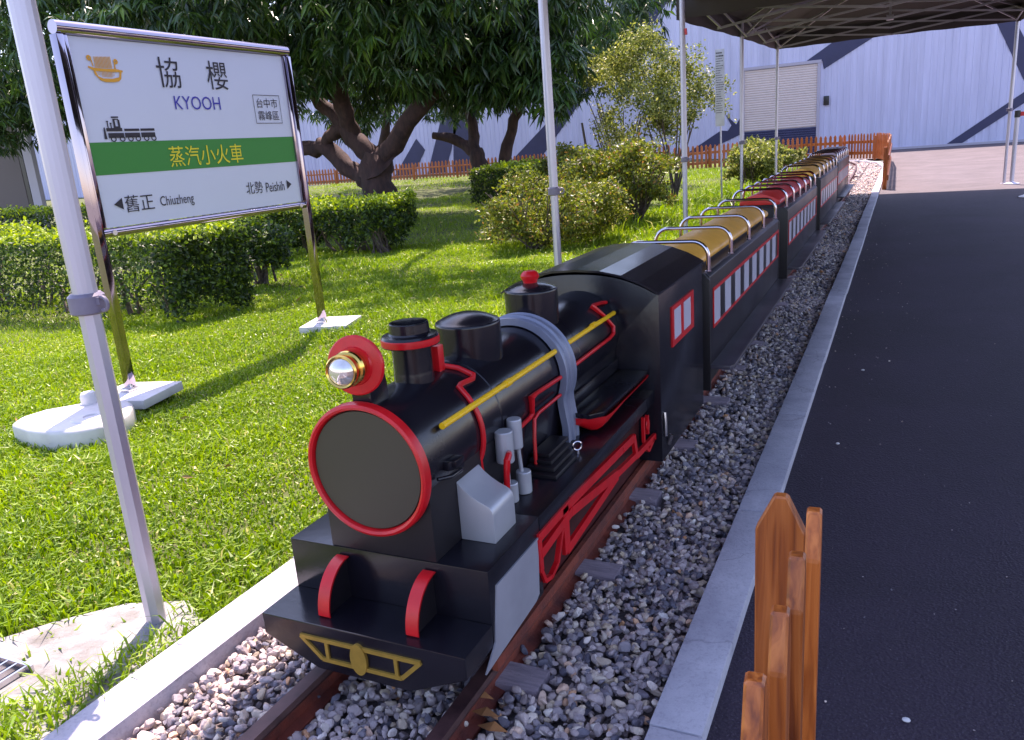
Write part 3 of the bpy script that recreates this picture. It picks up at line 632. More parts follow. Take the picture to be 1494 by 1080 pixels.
# ------------------------------------------------------------------ coaches
def coach(y0, L, top, seat_m, nh, label, xoff=0.0):
    wx = CX+xoff; cx = -.753+xoff
    t = thing('passenger_coach', (cx,y0+L/2,.052), label, 'coach', 'coaches of the miniature train')
    hw=.167; zb=.192; xi=hw-.004
    mb=MB(); mb.prism([(cx-hw,zb),(cx+hw,zb),(cx+hw,top-.012),(cx+hw-.012,top),(cx-hw+.012,top),(cx-hw,top-.012)], XZ(), y0+.012,y0+L-.012); mb.build('coach_body', M['coach_black'], t, bevel=.0015)
    for ya,yb_ in ((y0-.004,y0+.0118),(y0+L-.0118,y0+L+.004)):
        mb=MB(); mb.prism([(cx-hw-.003,.10),(cx+hw+.003,.10),(cx+hw+.003,top-.02),(cx+hw-.018,top+.003),(cx-hw+.018,top+.003),(cx-hw-.003,top-.02)], XZ(), ya,yb_); mb.build('end_panel', M['black_matte'], t, bevel=.0015)
    mb=MB(); mb.box(cx-.15,cx+.13,y0+.02,y0+L-.02,.075,zb-.001); mb.build('underframe', M['black_matte'], t)
    for sx in (1,-1):
        xa=cx+sx*hw; xb=cx+sx*(hw+.082)
        pl=[(xa,y0+.014),(xb-sx*.012,y0+.014),(xb,y0+.04),(xb,y0+L-.03),(xb-sx*.01,y0+L-.014),(xa,y0+L-.014)]
        mb=MB(); mb.prism(pl, XY(), zb-.014,zb+.0005); mb.build('footboard', M['footboard'], t, bevel=.0025)
        xf=xa; z0,z1=.318,.465; ya,yb_=y0+.065,y0+L-.03
        fr=MB()
        for a in ((ya,yb_,z0,z0+.011),(ya,yb_,z1-.013,z1),(ya,ya+.010,z0+.011,z1-.013),(yb_-.010,yb_,z0+.011,z1-.013)):
            fr.box(min(xf,xf+sx*.0035),max(xf,xf+sx*.0035),*a)
        fo=fr.build('window_frame', M['red'], t)
        npn=8; pitch=(yb_-ya-.02)/npn
        for k in range(npn):
            a=ya+.012+k*pitch; mb=MB(); mb.box(min(xf,xf+sx*.002),max(xf,xf+sx*.002),a,a+pitch*.53,z0+.011,z1-.013); mb.build('window_pane', M['pane'], fo)
    mb=MB(); mb.box(cx-hw+.014,cx+hw-.014,y0+.016,y0+L-.016,top+.0001,top+.0016); mb.build('coach_deck', M['footboard'], t)
    # padded bench
    hwS=.117; prof=[(cx-hwS+.004,top+.016),(cx+hwS-.004,top+.016),(cx+hwS,top+.022),(cx+hwS,top+.034)]+[(cx+hwS*t,top+.038+.042*(1-abs(t)**1.9)) for t in np.linspace(.94,-.94,19)]+[(cx-hwS,top+.034),(cx-hwS,top+.022)]
    ps=MB(); ps.prism(prof, XZ(), y0+.05,y0+L-.05); ps.build('padded_bench', seat_m, t, bevel=.006, smooth_angle=50)
    ps=MB(); ps.box(cx-hwS+.02,cx+hwS-.02,y0+.06,y0+L-.06,top+.0018,top+.0158); ps.build('bench_base', M['black_matte'], t)
    for k in range(nh):
        y=y0+.055+k*(L-.10)/(nh-1); R=.055; xe=hw-.013; zt=top+.108
        pts=[(cx-xe,y,top+.003),(cx-xe,y,zt-R)]+[(cx-xe+R-R*math.cos(a),y,zt-R+R*math.sin(a)) for a in np.linspace(.2,PI/2,7)]
        pts+=[(cx+xe-R+R*math.cos(a),y,zt-R+R*math.sin(a)) for a in np.linspace(PI/2,.2,7)]+[(cx+xe,y,zt-R),(cx+xe,y,top+.002)]
        mb=MB(); mb.tube(pts,.0076,12)
        for sx in (-1,1): mb.lathe([(.012,top+.0018),(.012,top+.005),(.009,top+.006)],(cx+sx*xe,y,0),'z',16)
        mb.build('grab_hoop', M['chrome'], t)
    for yw in (y0+.3,y0+L-.3):
        for sx in (1,-1):
            mb=MB(); mb.lathe([(.0,-.01),(.055,-.01),(.055,.01),(.0,.01)],(wx+sx*.150,yw,.108),'x',24); mb.build('wheel', M['rust'], t)
    mb=MB(); mb.beam((wx,y0+L,.13),(wx,y0+L+.33,.13),.03,.02); mb.build('coupling_bar', M['rust'], t)
    return t
coach(2.80,1.83,.525,M['seat_gold'],5,'first black coach behind the locomotive cab, with mustard yellow padded bench and steel grab hoops')
coach(4.99,1.86,.545,M['seat_red'],6,'second black coach, with bright red padded bench and steel grab hoops',.002)
coach(7.33,2.05,.566,M['seat_gold'],6,'third black coach, with mustard bench, coupled behind the red-benched coach',-.012)
coach(9.95,2.05,.580,M['seat_maroon'],7,'last black coach, maroon bench, half in the sun at the tail of the train',-.045)

# ------------------------------------------------------------------ station sign
SXP = -3.222
sg = thing('station_sign', (SXP,3.2,.045), 'white station name board with green stripe in a polished steel frame on two posts', 'sign')
y0,y1,z0,z1 = 2.522,3.883,.788,1.600
mb=MB(); mb.box(SXP-.010,SXP,y0,y1,z0,z1); mb.build('sign_panel', M['sign_white'], sg)
mb=MB(); mb.box(SXP-.026,SXP-.0105,y0,y1,z0,z1); mb.build('sign_back', M['sign_steel'], sg)
mb=MB(); mb.tube([(SXP-.004,y0-.05,z1+.030),(SXP-.004,y1+.05,z1+.030)],.029,20); mb.build('frame_top_tube', M['sign_steel'], sg)
mb=MB(); mb.tube([(SXP-.004,y0-.02,z0-.022),(SXP-.004,y1+.02,z0-.022)],.020,20); mb.build('frame_bottom_tube', M['sign_steel'], sg)
for yy in (y0,y1):
    d=-1 if yy==y0 else 1
    mb=MB(); mb.box(SXP-.02,SXP+.012,min(yy,yy+d*.022),max(yy,yy+d*.022),z0,z1); mb.build('frame_side', M['sign_steel'], sg, bevel=.003)
    mb=MB(); mb.box(SXP-.024,SXP+.020,min(yy+d*.0225,yy+d*.058),max(yy+d*.0225,yy+d*.058),.045,z1+.002); mb.build('sign_post', M['sign_steel'], sg, bevel=.004)
    mb=MB(); mb.box(SXP-.015,SXP+.045,yy+d*.04-.05,yy+d*.04+.01,.0452,.058); mb.tube([(SXP+.03,yy+d*.04-.02,.05),(SXP+.03,yy+d*.04-.02,.075)],.006,8); mb.build('post_foot', M['steel'], sg, bevel=.002)
for yy in (y0+.03,y1-.03):
    mb=MB(); mb.tube([(SXP+.012,yy,z0-.022),(SXP+.022,yy,z0-.022)],.012,14); mb.build('frame_bolt', M['steel'], sg)
LAY = SXP+.0015
def flat(poly, name, m, lift=0.0):
    b=MB(); b.add([(LAY+lift, a, c) for a,c in poly],[tuple(range(len(poly)))]); return b.build(name, m, sg, recalc=False)
def RZ(z): return .045+.955*z
def RY(y): return .955*y
zb0,zb1=RZ(1.02),RZ(1.168)
flat([(y0+.002,zb0),(y1-.002,zb0),(y1-.002,zb1),(y0+.002,zb1)],'green_stripe',M['sign_green'])
def text(body, a0,a1,c0,c1, m, lift=.0015, name='lettering', parent=sg, plane='x', at=LAY, bold=0, shear=0):
    cu=bpy.data.curves.new('txt','FONT'); cu.body=body; cu.resolution_u=3; cu.offset=bold
    ob=bpy.data.objects.new('txt',cu); COL.objects.link(ob); bpy.context.view_layer.update()
    dg=bpy.context.evaluated_depsgraph_get(); me0=ob.evaluated_get(dg).to_mesh()
    n=len(me0.vertices); co=np.zeros(n*3); me0.vertices.foreach_get('co',co); co=co.reshape(-1,3)
    F=[tuple(p.vertices) for p in me0.polygons]
    ob.evaluated_get(dg).to_mesh_clear(); COL.objects.unlink(ob); bpy.data.objects.remove(ob); bpy.data.curves.remove(cu)
    if n==0: return None
    mn,mx=co.min(0),co.max(0); U=(co[:,0]-mn[0])/(mx[0]-mn[0]+1e-9); V=(co[:,1]-mn[1])/(mx[1]-mn[1]+1e-9)
    A=a0+U*(a1-a0); Cc=c0+V*(c1-c0)
    b=MB()
    if plane=='x': b.add([(at+lift,float(a),float(c)) for a,c in zip(A,Cc)],F)
    else: b.add([(float(a),at-lift,float(c)) for a,c in zip(A,Cc)],F)
    return b.build(name, m, parent, recalc=False)
text('協', RY(3.112),RY(3.258),RZ(1.424),RZ(1.570),M['ink'],bold=0)
text('櫻', RY(3.441),RY(3.592),RZ(1.424),RZ(1.570),M['ink'],bold=0)
text('KYOOH', RY(3.189),RY(3.507),RZ(1.319),RZ(1.386),M['ink_blue'],bold=0)
text('蒸汽小火車', RY(3.093),RY(3.615),RZ(1.036),RZ(1.138),M['ink_yellow'],lift=.003,bold=0)
text('舊正', RY(2.775),RY(2.945),RZ(.838),RZ(.918),M['ink'],bold=0)
text('Chiuzheng', RY(2.985),RY(3.205),RZ(.835),RZ(.898),M['ink'])
text('北勢', RY(3.602),RY(3.738),RZ(.857),RZ(.925),M['ink'],bold=0)
text('Peishih', RY(3.765),RY(3.925),RZ(.857),RZ(.912),M['ink'])
flat([(RY(2.712),RZ(.882)),(RY(2.762),RZ(.855)),(RY(2.762),RZ(.910))],'left_arrow',M['ink'],.0015)
flat([(RY(3.992),RZ(.889)),(RY(3.950),RZ(.862)),(RY(3.950),RZ(.916))],'right_arrow',M['ink'],.0015)
text('台中市', RY(3.792),RY(3.968),RZ(1.333),RZ(1.386),M['ink'])
text('霧峰區', RY(3.792),RY(3.968),RZ(1.264),RZ(1.317),M['ink'])
b=MB(); ya,yb_,za,zc=RY(3.768),RY(3.992),RZ(1.246),RZ(1.405)
for q in ((ya,yb_,za,za+.003),(ya,yb_,zc-.003,zc),(ya,ya+.003,za+.003,zc-.003),(yb_-.003,yb_,za+.003,zc-.003)):
    b.add([(LAY+.0015,q[0],q[2]),(LAY+.0015,q[1],q[2]),(LAY+.0015,q[1],q[3]),(LAY+.0015,q[0],q[3])],[(0,1,2,3)])
b.build('district_box', M['ink'], sg, recalc=False)
# pictogram train ; unit square mapping in pixels of the print
def pic(polys, name, m, Y0,Y1,Z0,Z1, W, Hh, lift=.0015):
    b=MB()
    for k,p in enumerate(polys):
        b.add([(LAY+lift+.0001*(k%3), Y0+(x/W)*(Y1-Y0), Z1-(y/Hh)*(Z1-Z0)) for x,y in p],[tuple(range(len(p)))])
    b.build(name,m,sg,recalc=False)
def R4(x0,y0,x1,y1): return [(x0,y0),(x1,y0),(x1,y1),(x0,y1)]
def ringq(cx,cy,ro,ri,n=16,a0=0,a1=2*PI):
    out=[]; 
    for i in range(n):
        s=a0+(a1-a0)*i/n; e=a0+(a1-a0)*(i+1)/n
        out.append([(cx+ri*math.cos(s),cy+ri*math.sin(s)),(cx+ro*math.cos(s),cy+ro*math.sin(s)),(cx+ro*math.cos(e),cy+ro*math.sin(e)),(cx+ri*math.cos(e),cy+ri*math.sin(e))])
    return out
tp=[R4(95,0,165,14),R4(105,22,125,110),R4(125,22,160,32),R4(150,32,170,110),R4(125,95,150,110),R4(40,42,62,52),R4(46,52,56,110),R4(72,60,90,72),R4(76,72,86,110),
    R4(30,110,182,142),R4(40,158,190,205),[(5,110),(18,100),(24,215),(-2,215)],R4(200,118,350,142),R4(198,158,350,205),R4(362,118,508,142),R4(362,158,508,205)]
for cx_ in (82,168,250,325,410,486): tp+=ringq(cx_,216,28,17)
pic(tp,'train_pictogram',M['ink'],RY(2.735),RY(3.032),RZ(1.166),RZ(1.284),510,248)
lp=[]
for k in range(13): x=78+k*14.5; lp.append([(x,18-k*.8),(x+8,18-k*.8),(x+8,120),(x,120)]); lp.append(R4(x+16,150,x+22,205) if 2<k<11 else R4(x+16,150,x+20,190))
lp+=[[(0,108),(60,122),(180,126),(300,122),(372,134),(372,150),(300,152),(60,152),(0,124)]]
lp+=[[(50,150),(72,150),(92,200),(60,190)],[(60,190),(92,200),(140,218),(110,238)],[(110,238),(140,218),(240,218),(250,250),(160,252)],[(240,218),(320,200),(340,215),(310,240),(250,250)],[(320,200),(335,150),(358,150),(340,215)]]
lp+=ringq(26,34,27,6,14)+ringq(312,52,26,6,14)+[[(40,45),(55,55),(62,110),(50,110)],[(290,60),(300,66),(300,124),(285,124)]]
pic(lp,'lyre_emblem',M['ink_orange'],RY(2.722),RY(2.907),RZ(1.436),RZ(1.556),372,255)
# plinth boards under the posts
for (yy,lab,ang) in ((2.46,'white square board under the left post of the station sign',.25),(3.94,'white square board under the right post of the station sign',.3)):
    mb=MB(); mb.box(-.15,.15,-.15,.15,.0,.042); o=mb.build('base_board', M['white_plastic'], None, bevel=.004); o.location=(SXP+.05,yy,.002); o.rotation_euler.z=ang; tag(o,lab,'board','boards under the sign posts')
# water weight (white plastic base)
wt = thing('water_weight', (-3.08,2.08,0), 'white plastic water-filled weight lying on the grass left of the sign post', 'weight')
pl=[(-3.27,1.98),(-3.22,1.90),(-3.08,1.87),(-2.94,1.87),(-2.84,1.91),(-2.79,1.97),(-2.78,2.06),(-2.82,2.14),(-2.90,2.23),(-3.00,2.28),(-3.16,2.20),(-3.26,2.08)]
mb=MB(); mb.prism(pl,XY(),-.02,.075); mb.build('tank_body', M['white_plastic'], wt, bevel=.018, smooth_angle=60)
mb=MB(); mb.lathe([(.034,.07),(.034,.108),(.030,.120),(.026,.125),(.0,.126)],(-3.12,2.19,0),'z',20); mb.build('filler_cap', M['white_plastic'], wt)
mb=MB(); mb.lathe([(.075,.0755),(.07,.082),(.03,.083),(.028,.077),(0,.077)],(-2.92,2.04,0),'z',28); mb.build('socket_rim', M['white_plastic'], wt)
# slab and drain grate at the left
mb=MB(); mb.prism([(-1.37,.72),(-1.40,1.14),(-1.50,1.19),(-1.64,1.13),(-1.74,1.02),(-1.80,.93),(-2.0,.86),(-2.6,.7),(-2.6,.45),(-1.4,.45)],XY(),-.03,.012)
tag(mb.build('concrete_slab', M['slab'], None, bevel=.004), kind='structure')
gr=thing('drain_grate',(-1.66,.83,.014),'rusty-edged steel drain grate set in the pale slab at the left edge','grate')
for k in range(9):
    mb=MB(); mb.box(-1.80+k*.03-.06,-1.795+k*.03-.06,.72,.86,.013,.026); mb.build('grate_bar', M['steel'], gr)
mb=MB(); mb.box(-1.87,-1.605,.860,.868,.0125,.027); mb.box(-1.87,-1.605,.712,.7198,.0125,.027); mb.box(-1.87,-1.605,.788,.7925,.014,.024); mb.build('grate_rim', M['steel'], gr)

# ------------------------------------------------------------------ gazebo tents
def leg(parent, x, y, zt, zc, r=.024, knob=1):
    prof=[1,.93,1,.93,1,.93,1,.93,1,.93,1,.93,1,.93,1,.93]
    mb=MB(); mb.tube([(x,y,.004),(x,y,zc)], r*.9, 8, smooth=False, start=PI/8); mb.build('lower_leg', M['alu'], parent, smooth_angle=20)
    mb=MB(); mb.tube([(x,y,zc),(x,y,zt)], r*1.06, 16, smooth=False, prof=[1,.95,.95,1]*4, start=PI/8); mb.build('upper_leg', M['alu'], parent, smooth_angle=15)
    mb=MB(); mb.lathe([(r*1.12,zc-.022),(r*1.45,zc-.018),(r*1.45,zc+.016),(r*1.2,zc+.022),(r*1.1,zc+.022)],(x,y,0),'z',20); mb.beam((x+knob*r*1.3,y,zc+.006),(x+knob*(r+.02),y,zc+.006),.012,.016)
    mb.tube([(x+knob*(r+.022)+.014*math.cos(t),y,zc+.0+.014*math.sin(t)) for t in np.linspace(-1.9,1.9,10)],.004,8); mb.build('leg_clamp', M['clamp'], parent, smooth_angle=40)
    mb=MB(); mb.box(x-.045,x+.045,y-.035,y+.035,.0005,.006); mb.build('foot_plate', M['alu'], parent)
def canopy(parent, x0,x1,y0,y1,zv,ze,zp,tilt=0):
    # roof cloth: hipped skin with sagging valance, two-sided thin cloth
    mb=MB(); nx=24; n=[]
    ring=[]
    per=[(x0,y0),(x1,y0),(x1,y1),(x0,y1)]
    for k in range(4):
        a=Vector(per[k]); b=Vector(per[(k+1)%4])
        for i in range(nx): ring.append((a.lerp(b,i/nx), i/nx))
    m=len(ring); vs=[]
    for p,t in ring: vs.append((p.x,p.y,zv+.012*math.sin(t*PI*1)**2+.004*math.sin(t*40)))
    for p,t in ring: vs.append((p.x,p.y,ze))
    cx_,cy_=(x0+x1)/2,(y0+y1)/2; hl=max(0,(y1-y0)-(x1-x0))/2
    tops=[]
    for lev in (.33,.66,1.0):
        for p,t in ring:
            q=Vector((cx_, min(max(p.y,cy_-hl),cy_+hl))); w_=p.lerp(q,lev)
            tops.append((w_.x,w_.y,ze+(zp-ze)*lev-.03*math.sin(lev*PI)))
    vs+=tops
    fs=[]
    for lv in range(4):
        for i in range(m): fs.append((lv*m+i,lv*m+(i+1)%m,(lv+1)*m+(i+1)%m,(lv+1)*m+i))
    vs=[(x,y,z+tilt*(y-y1)) for x,y,z in vs]
    mb.add(vs,fs,True)
    o=mb.build('canopy_cloth', M['canopy'], parent, recalc=False, smooth_angle=30)
    sol=o.modifiers.new('thick','SOLIDIFY'); sol.thickness=.003
    return o
def truss(parent, a, b, zt, dz, bays=2, tl=(0,0)):
    a=Vector(a); b=Vector(b)
    for k in range(bays):
        p=a.lerp(b,k/bays); q=a.lerp(b,(k+1)/bays); nrm=(q-p).normalized().cross(Vector((0,0,1)))*.012
        for (za,zb_,sg_) in ((zt,zt-dz,1),(zt-dz,zt,-1)):
            mb=MB(); mb.beam((p.x+nrm.x*sg_,p.y+nrm.y*sg_,za+tl[0]*(p.y-tl[1])),(q.x+nrm.x*sg_,q.y+nrm.y*sg_,zb_+tl[0]*(q.y-tl[1])),.011,.022); mb.build('scissor_bar', M['alu'], parent)
def tent(x0,x1,y0,y1,zv,label,legs,mid=False,truss_on=True,zp=3.0,tilt=0):
    t=thing('gazebo_tent',((x0+x1)/2,(y0+y1)/2,0),label,'tent','gazebo tents along the platform')
    ze=zv+.22; T=(tilt,y1); zz=lambda y: tilt*(y-y1)
    canopy(t,x0-.03,x1+.03,y0-.03,y1+.03,zv,ze,zp,tilt)
    for (x,y,zc,r,kn) in legs: leg(t,x,y,zv+.17+zz(y),zc,r,kn)
    if truss_on:
        ys=[y0,(y0+y1)/2,y1] if mid else [y0,y1]
        for x in (x0+.03,x1-.03):
            for ya,yb_ in zip(ys[:-1],ys[1:]): truss(t,(x,ya,0),(x,yb_,0),zv+.19,.17,tl=T)
        for y in ys: truss(t,(x0,y,0),(x1,y,0),zv+.19,.17,tl=T)
        for ya,yb_ in zip(ys[:-1],ys[1:]):
            yc_=(ya+yb_)/2; xc_=(x0+x1)/2
            mb=MB(); mb.beam((xc_,yc_,zv+.10),(xc_,yc_,zp-.2),.03,.03); mb.box(xc_-.04,xc_+.04,yc_-.04,yc_+.04,zv+.06,zv+.12); mb.build('centre_post', M['alu'], t)
            for x,y in ((x0,ya),(x1,ya),(x0,yb_),(x1,yb_)):
                mb=MB(); mb.beam((x,y,zv+.19+zz(y)),(xc_,yc_,zp-.3),.014,.024); mb.build('roof_bar', M['alu'], t)
                mx2,my2=(x+xc_)/2,(y+yc_)/2
                mb=MB(); mb.beam((x,y,zv+.02+zz(y)),(mx2,my2,(zv+.19+zp-.3)/2-.01),.012,.02); mb.build('roof_strut', M['alu'], t)
            truss(t,(x0,yc_,0),(xc_,yc_,0),zv+.22,.2,1,T); truss(t,(x1,yc_,0),(xc_,yc_,0),zv+.22,.2,1,T)
    return t
tent(-1.50,1.5,1.10,4.17,2.05,'grey gazebo tent over the locomotive, its near leg standing left of the train',[(-1.505,1.10,.757,.0245,1),(-1.70,4.14,.757,.023,1),(1.6,1.10,.8,.023,1),(1.6,4.17,.8,.023,1)],truss_on=False)
tent(-1.60,1.45,4.20,7.20,2.08,'grey gazebo tent over the first coaches, roof above the frame of the photo',[(1.5,4.3,.8,.02,1),(1.45,7.1,.8,.02,1)],truss_on=False)
tent(-1.74,1.33,7.28,13.40,2.13,'far grey gazebo tent over the last coaches, its scissor roof frame visible',[(-1.72,7.25,.79,.023,1),(-1.74,10.25,.86,.021,1),(-1.74,13.32,.84,.020,1),(1.335,13.46,1.0,.023,-1),(1.42,7.3,.8,.023,-1)],mid=True,tilt=.031)
tg=MB(); tg.beam((-1.69,7.235,1.86),(-1.685,7.235,1.81),.012,.02); o=tg.build('strap_tag', M['red'], None); tag(o,'small red strap tag hanging beside the corner leg of the far tent','tag')

# ------------------------------------------------------------------ picket fences
def picket_mesh(w, h, th, name='picket'):
    mb=MB(); p=[(-w/2,0),(w/2,0),(w/2,h-w*.72),(w*.13,h),(-w*.13,h),(-w/2,h-w*.72)]
    mb.prism(p, XZ(), -th/2, th/2); bm_=mb
    me=bpy.data.meshes.new(name); me.from_pydata(bm_.v,[],bm_.f)
    b=bmesh.new(); b.from_mesh(me); bmesh.ops.recalc_face_normals(b,faces=b.faces)
    bmesh.ops.bevel(b, geom=list(b.edges), offset=.002, segments=1, affect='EDGES'); b.to_mesh(me); b.free()
    me.materials.append(M['wood']); return me
def fence(path, pitch, h, label, posts, side=1, pw=.06, th=.014, rails=(.22,.50), base=0.0, rh=.05):
    t=thing('picket_fence',(path[0][0],path[0][1],base),label,'fence','orange picket fences')
    og=org(t); P=[Vector((x,y,0)) for x,y in path]; me=picket_mesh(pw,h,th)
    # walk
    acc=0; cnt=0
    for a,b_ in zip(P[:-1],P[1:]):
        L=(b_-a).length; d=(b_-a)/L; nr=Vector((d.y,-d.x,0))*side; ang=math.atan2(d.y,d.x)
        s=acc
        while s<L:
            p=a+d*s
            o=link('picket',me,t); o.location=p+nr*(.012+th/2)+Vector((0,0,base+.02))-og; o.rotation_euler=(random.uniform(-.01,.01),random.uniform(-.012,.012),ang); o.scale=(1,1,random.uniform(.985,1.015))
            s+=pitch; cnt+=1
        acc=s-L
        for zr in rails:
            mb=MB(); mb.beam((a.x,a.y,base+zr),(b_.x+d.x*.01,b_.y+d.y*.01,base+zr),.022,rh); mb.build('fence_rail', M['wood'], t, bevel=.003)
    for (x,y) in posts:
        mb=MB(); mb.box(x-.03,x+.03,y-.03,y+.03,base,base+h*.93); mb.build('fence_post', M['wood'], t, bevel=.004)
    return t
# near fence at the bottom: pickets seen end on, first board faces us
nf=thing('picket_fence',(-.07,.6,0),'near orange picket fence at the bottom edge, seen almost end on','fence','orange picket fences')
me=picket_mesh(.052,.655,.013)
ogn=org(nf)
for k,(x,y,h) in enumerate([(-.055,.705,.667),(-.0605,.62,.666),(-.0635,.54,.663),(-.069,.46,.660),(-.073,.375,.66),(-.078,.29,.66),(-.082,.2,.66)]):
    o=link('picket',me,nf); o.location=Vector((x,y,0))-ogn; o.scale=(1,1,h/.655); o.rotation_euler.z=PI/2+.05
o=link('picket',me,nf); o.location=Vector((-.0905,.762,0))-ogn; o.scale=(.92,1,.652/.655)
mb=MB(); mb.beam((-.0715,.752,.50),(-.105,.10,.50),.022,.045); mb.build('fence_rail', M['wood'], nf, bevel=.002)
mb=MB(); mb.beam((-.0715,.752,.20),(-.105,.10,.20),.022,.045); mb.build('fence_rail', M['wood'], nf, bevel=.002)
fence([(-.16,13.3),(-.19,19.5),(-.27,22.3),(-.55,23.9),(-1.3,24.85),(-2.6,25.1),(-4.2,24.6),(-6,23.6)],.13,.655,'orange picket fence curving round the far end of the track',[(-.20,13.33),(-.24,18.6),(-.62,23.6),(-1.5,24.75),(-3.3,24.8),(-5,24.1)],side=-1,pw=.07,base=0.0,rails=(.17,.455),rh=.075)
fence([(-6.1,23.7),(-11,25.4),(-17,26.2),(-26,27.0),(-34,27.5)],.155,.60,'orange picket fence along the back of the lawn behind the mango trees',[(-6.1+i*-1.9,23.75+i*.26) for i in range(14)],side=1,pw=.085,rails=(.16,.42),base=.13)
mb=MB()
for a,b_ in zip([(-6.1,23.65),(-11,25.35),(-17,26.15),(-26,26.95)],[(-11,25.35),(-17,26.15),(-26,26.95),(-34,27.45)]): mb.beam((a[0],a[1],.10),(b_[0],b_[1],.10),.12,.12)
tag(mb.build('planting_kerb', M['concrete'], None), kind='structure')

# ------------------------------------------------------------------ building with painted bands, shutter, intercom
WY=31.0
bd=thing('warehouse_building',(-20,WY+4,0),'long pale lavender metal-clad building with crossing navy bands, behind the garden','building')
# corrugated cladding in sheets, each sheet a panel
def clad(x0,x1,z0,z1):
    n=int((x1-x0)/.1); xs=[]; 
    pitch=.2; vs=[]; x=x0; prof=[(0,0),(.14,0),(.152,-.018),(.188,-.018)]
    pts=[]
    while x<x1-.001:
        for dx,dy in prof:
            if x+dx<=x1: pts.append((x+dx,WY+dy))
        x+=pitch
    pts.append((x1,WY))
    vs=[(px,py,z0) for px,py in pts]+[(px,py,z1) for px,py in pts]; n=len(pts)
    mb=MB(); mb.add(vs,[(i,i+1,n+i+1,n+i) for i in range(n-1)]); return mb.build('cladding_panel', M['wall_paint'], bd, recalc=False, smooth_angle=10)
WH=7.2
edges=[-48,-43,-38,-33,-28,-23,-18,-13,-9,-5.26]
for a,b_ in zip(edges[:-1],edges[1:]): clad(a,b_,.06,WH)
clad(-5.26,-2.62,3.06,WH)
for a,b_ in ((-2.62,2),(2,6),(6,11),(11,16)): clad(a,b_,.06,WH)
mb=MB(); mb.box(-48,16,WY+.03,WY+8,-.05,WH+.1); mb.build('building_core', M['wall_paint'], bd)
mb=MB(); mb.box(-48,-5.3,WY-.03,WY+.02,-.05,.06); mb.box(-2.6,16,WY-.03,WY+.02,-.05,.06); mb.build('wall_plinth', M['shutter_frame'], bd)
def band(poly):
    mb=MB(); mb.prism(poly, XZ(), WY-.0225, WY-.0195); return mb.build('navy_band', M['navy'], bd)
band([(-12.2,7.25),(-11.2,7.25),(-9.1,4.15),(-9.9,4.30)]); band([(-7.6,7.25),(-6.6,7.25),(-9.1,4.15),(-9.9,4.3)])
band([(-12.25,2.35),(-11.45,2.45),(-13.5,.2),(-14.9,.2)])
band([(-12.25,2.35),(-9.9,5.3),(-9.2,4.6),(-11.45,2.45)][::-1])
band([(-18.6,.2),(-17.6,2.6),(-16.7,2.6),(-17.7,.2)])
band([(-17.05,2.9),(-16.2,2.9),(-16.0,.2),(-17.3,.2)]); band([(-20.3,.2),(-19.0,1.7),(-18.6,1.2),(-19.3,.2)])
band([(-5.85,1.62),(-5.45,1.22),(-5.32,1.42),(-5.32,.85),(-6.3,.45),(-7.6,.12),(-6.0,1.05),(-5.75,1.02),(-5.62,1.2)][::1])
band([(-3.16,3.08),(-2.58,3.08),(-2.52,2.80),(-.25,4.05),(-.9,4.6),(-1.75,3.95)])
band([(2.35,3.95),(2.85,3.95),(4.6,.55),(4.1,.35)]); band([(1.35,.065),(1.80,.065),(5.2,2.35),(5.2,2.75)])
# roller shutter: each slat a part
for k in range(26):
    z=.95+k*.079; mb=MB(); mb.prism([(WY+.0,z),(WY-.012,z+.02),(WY-.014,z+.05),(WY-.002,z+.077)], YZ(), -5.16,-2.72); mb.build('shutter_slat', M['shutter'], bd)
for k in range(11):
    z=.06+k*.079; mb=MB(); mb.prism([(WY+.0,z),(WY-.012,z+.02),(WY-.014,z+.05),(WY-.002,z+.077)], YZ(), -5.16,-2.72); mb.build('shutter_slat', M['navy'], bd)
mb=MB(); mb.box(-5.26,-5.16,WY-.05,WY+.02,0,3.02); mb.box(-2.72,-2.62,WY-.05,WY+.02,0,3.02); mb.box(-5.28,-2.60,WY-.06,WY+.02,3.02,3.12); mb.build('shutter_frame', M['shutter_frame'], bd)
ic=MB(); ic.box(-2.50,-2.32,WY-.075,WY-.024,1.62,1.92); ic.box(-2.45,-2.37,WY-.085,WY-.0752,1.72,1.84); tag(ic.build('intercom', M['intercom'], None, bevel=.006),'small black intercom box on the wall beside the roller shutter','intercom')
# brown gate leaf far left
gd=thing('garden_gate',(-17.2,11.8,0),'brown and grey panel gate at the far left edge behind the hedge','gate')
for k,(a,b_,m_) in enumerate([(-19.5,-17.35,'brown_door'),(-17.33,-17.2,'intercom'),(-17.18,-16.9,'shutter_frame')]):
    mb=MB(); mb.box(a,b_,11.8,11.9,.0,2.4); mb.build('gate_panel', M[m_], gd)

# post with notice strip
ns=thing('notice_post',(-2.33,12.0,0),'thin steel post carrying a tall narrow white notice board in the shrubs','sign')
mb=MB(); mb.tube([(-2.315,12.0,0),(-2.335,12.0,2.0)],.013,10); mb.build('post', M['alu'], ns)
mb=MB(); mb.box(-2.395,-2.268,11.975,11.982,1.08,2.10); mb.build('notice_board', M['white_plastic'], ns, bevel=.001)
nl=MB()
zz=2.06; k=0
while zz>1.24:
    w_=random.uniform(.5,.95); hgt=.018 if k in (0,1) else .009
    x=-2.382
    while x<-2.382+.105*w_:
        ww=random.uniform(.008,.02); nl.add([(x,11.9738,zz-hgt),(x+ww,11.9738,zz-hgt),(x+ww,11.9738,zz),(x,11.9738,zz)],[(0,1,2,3)]); x+=ww+.004
    zz-=hgt+.022; k+=1
nl.build('notice_print', M['ink'], ns, recalc=False)
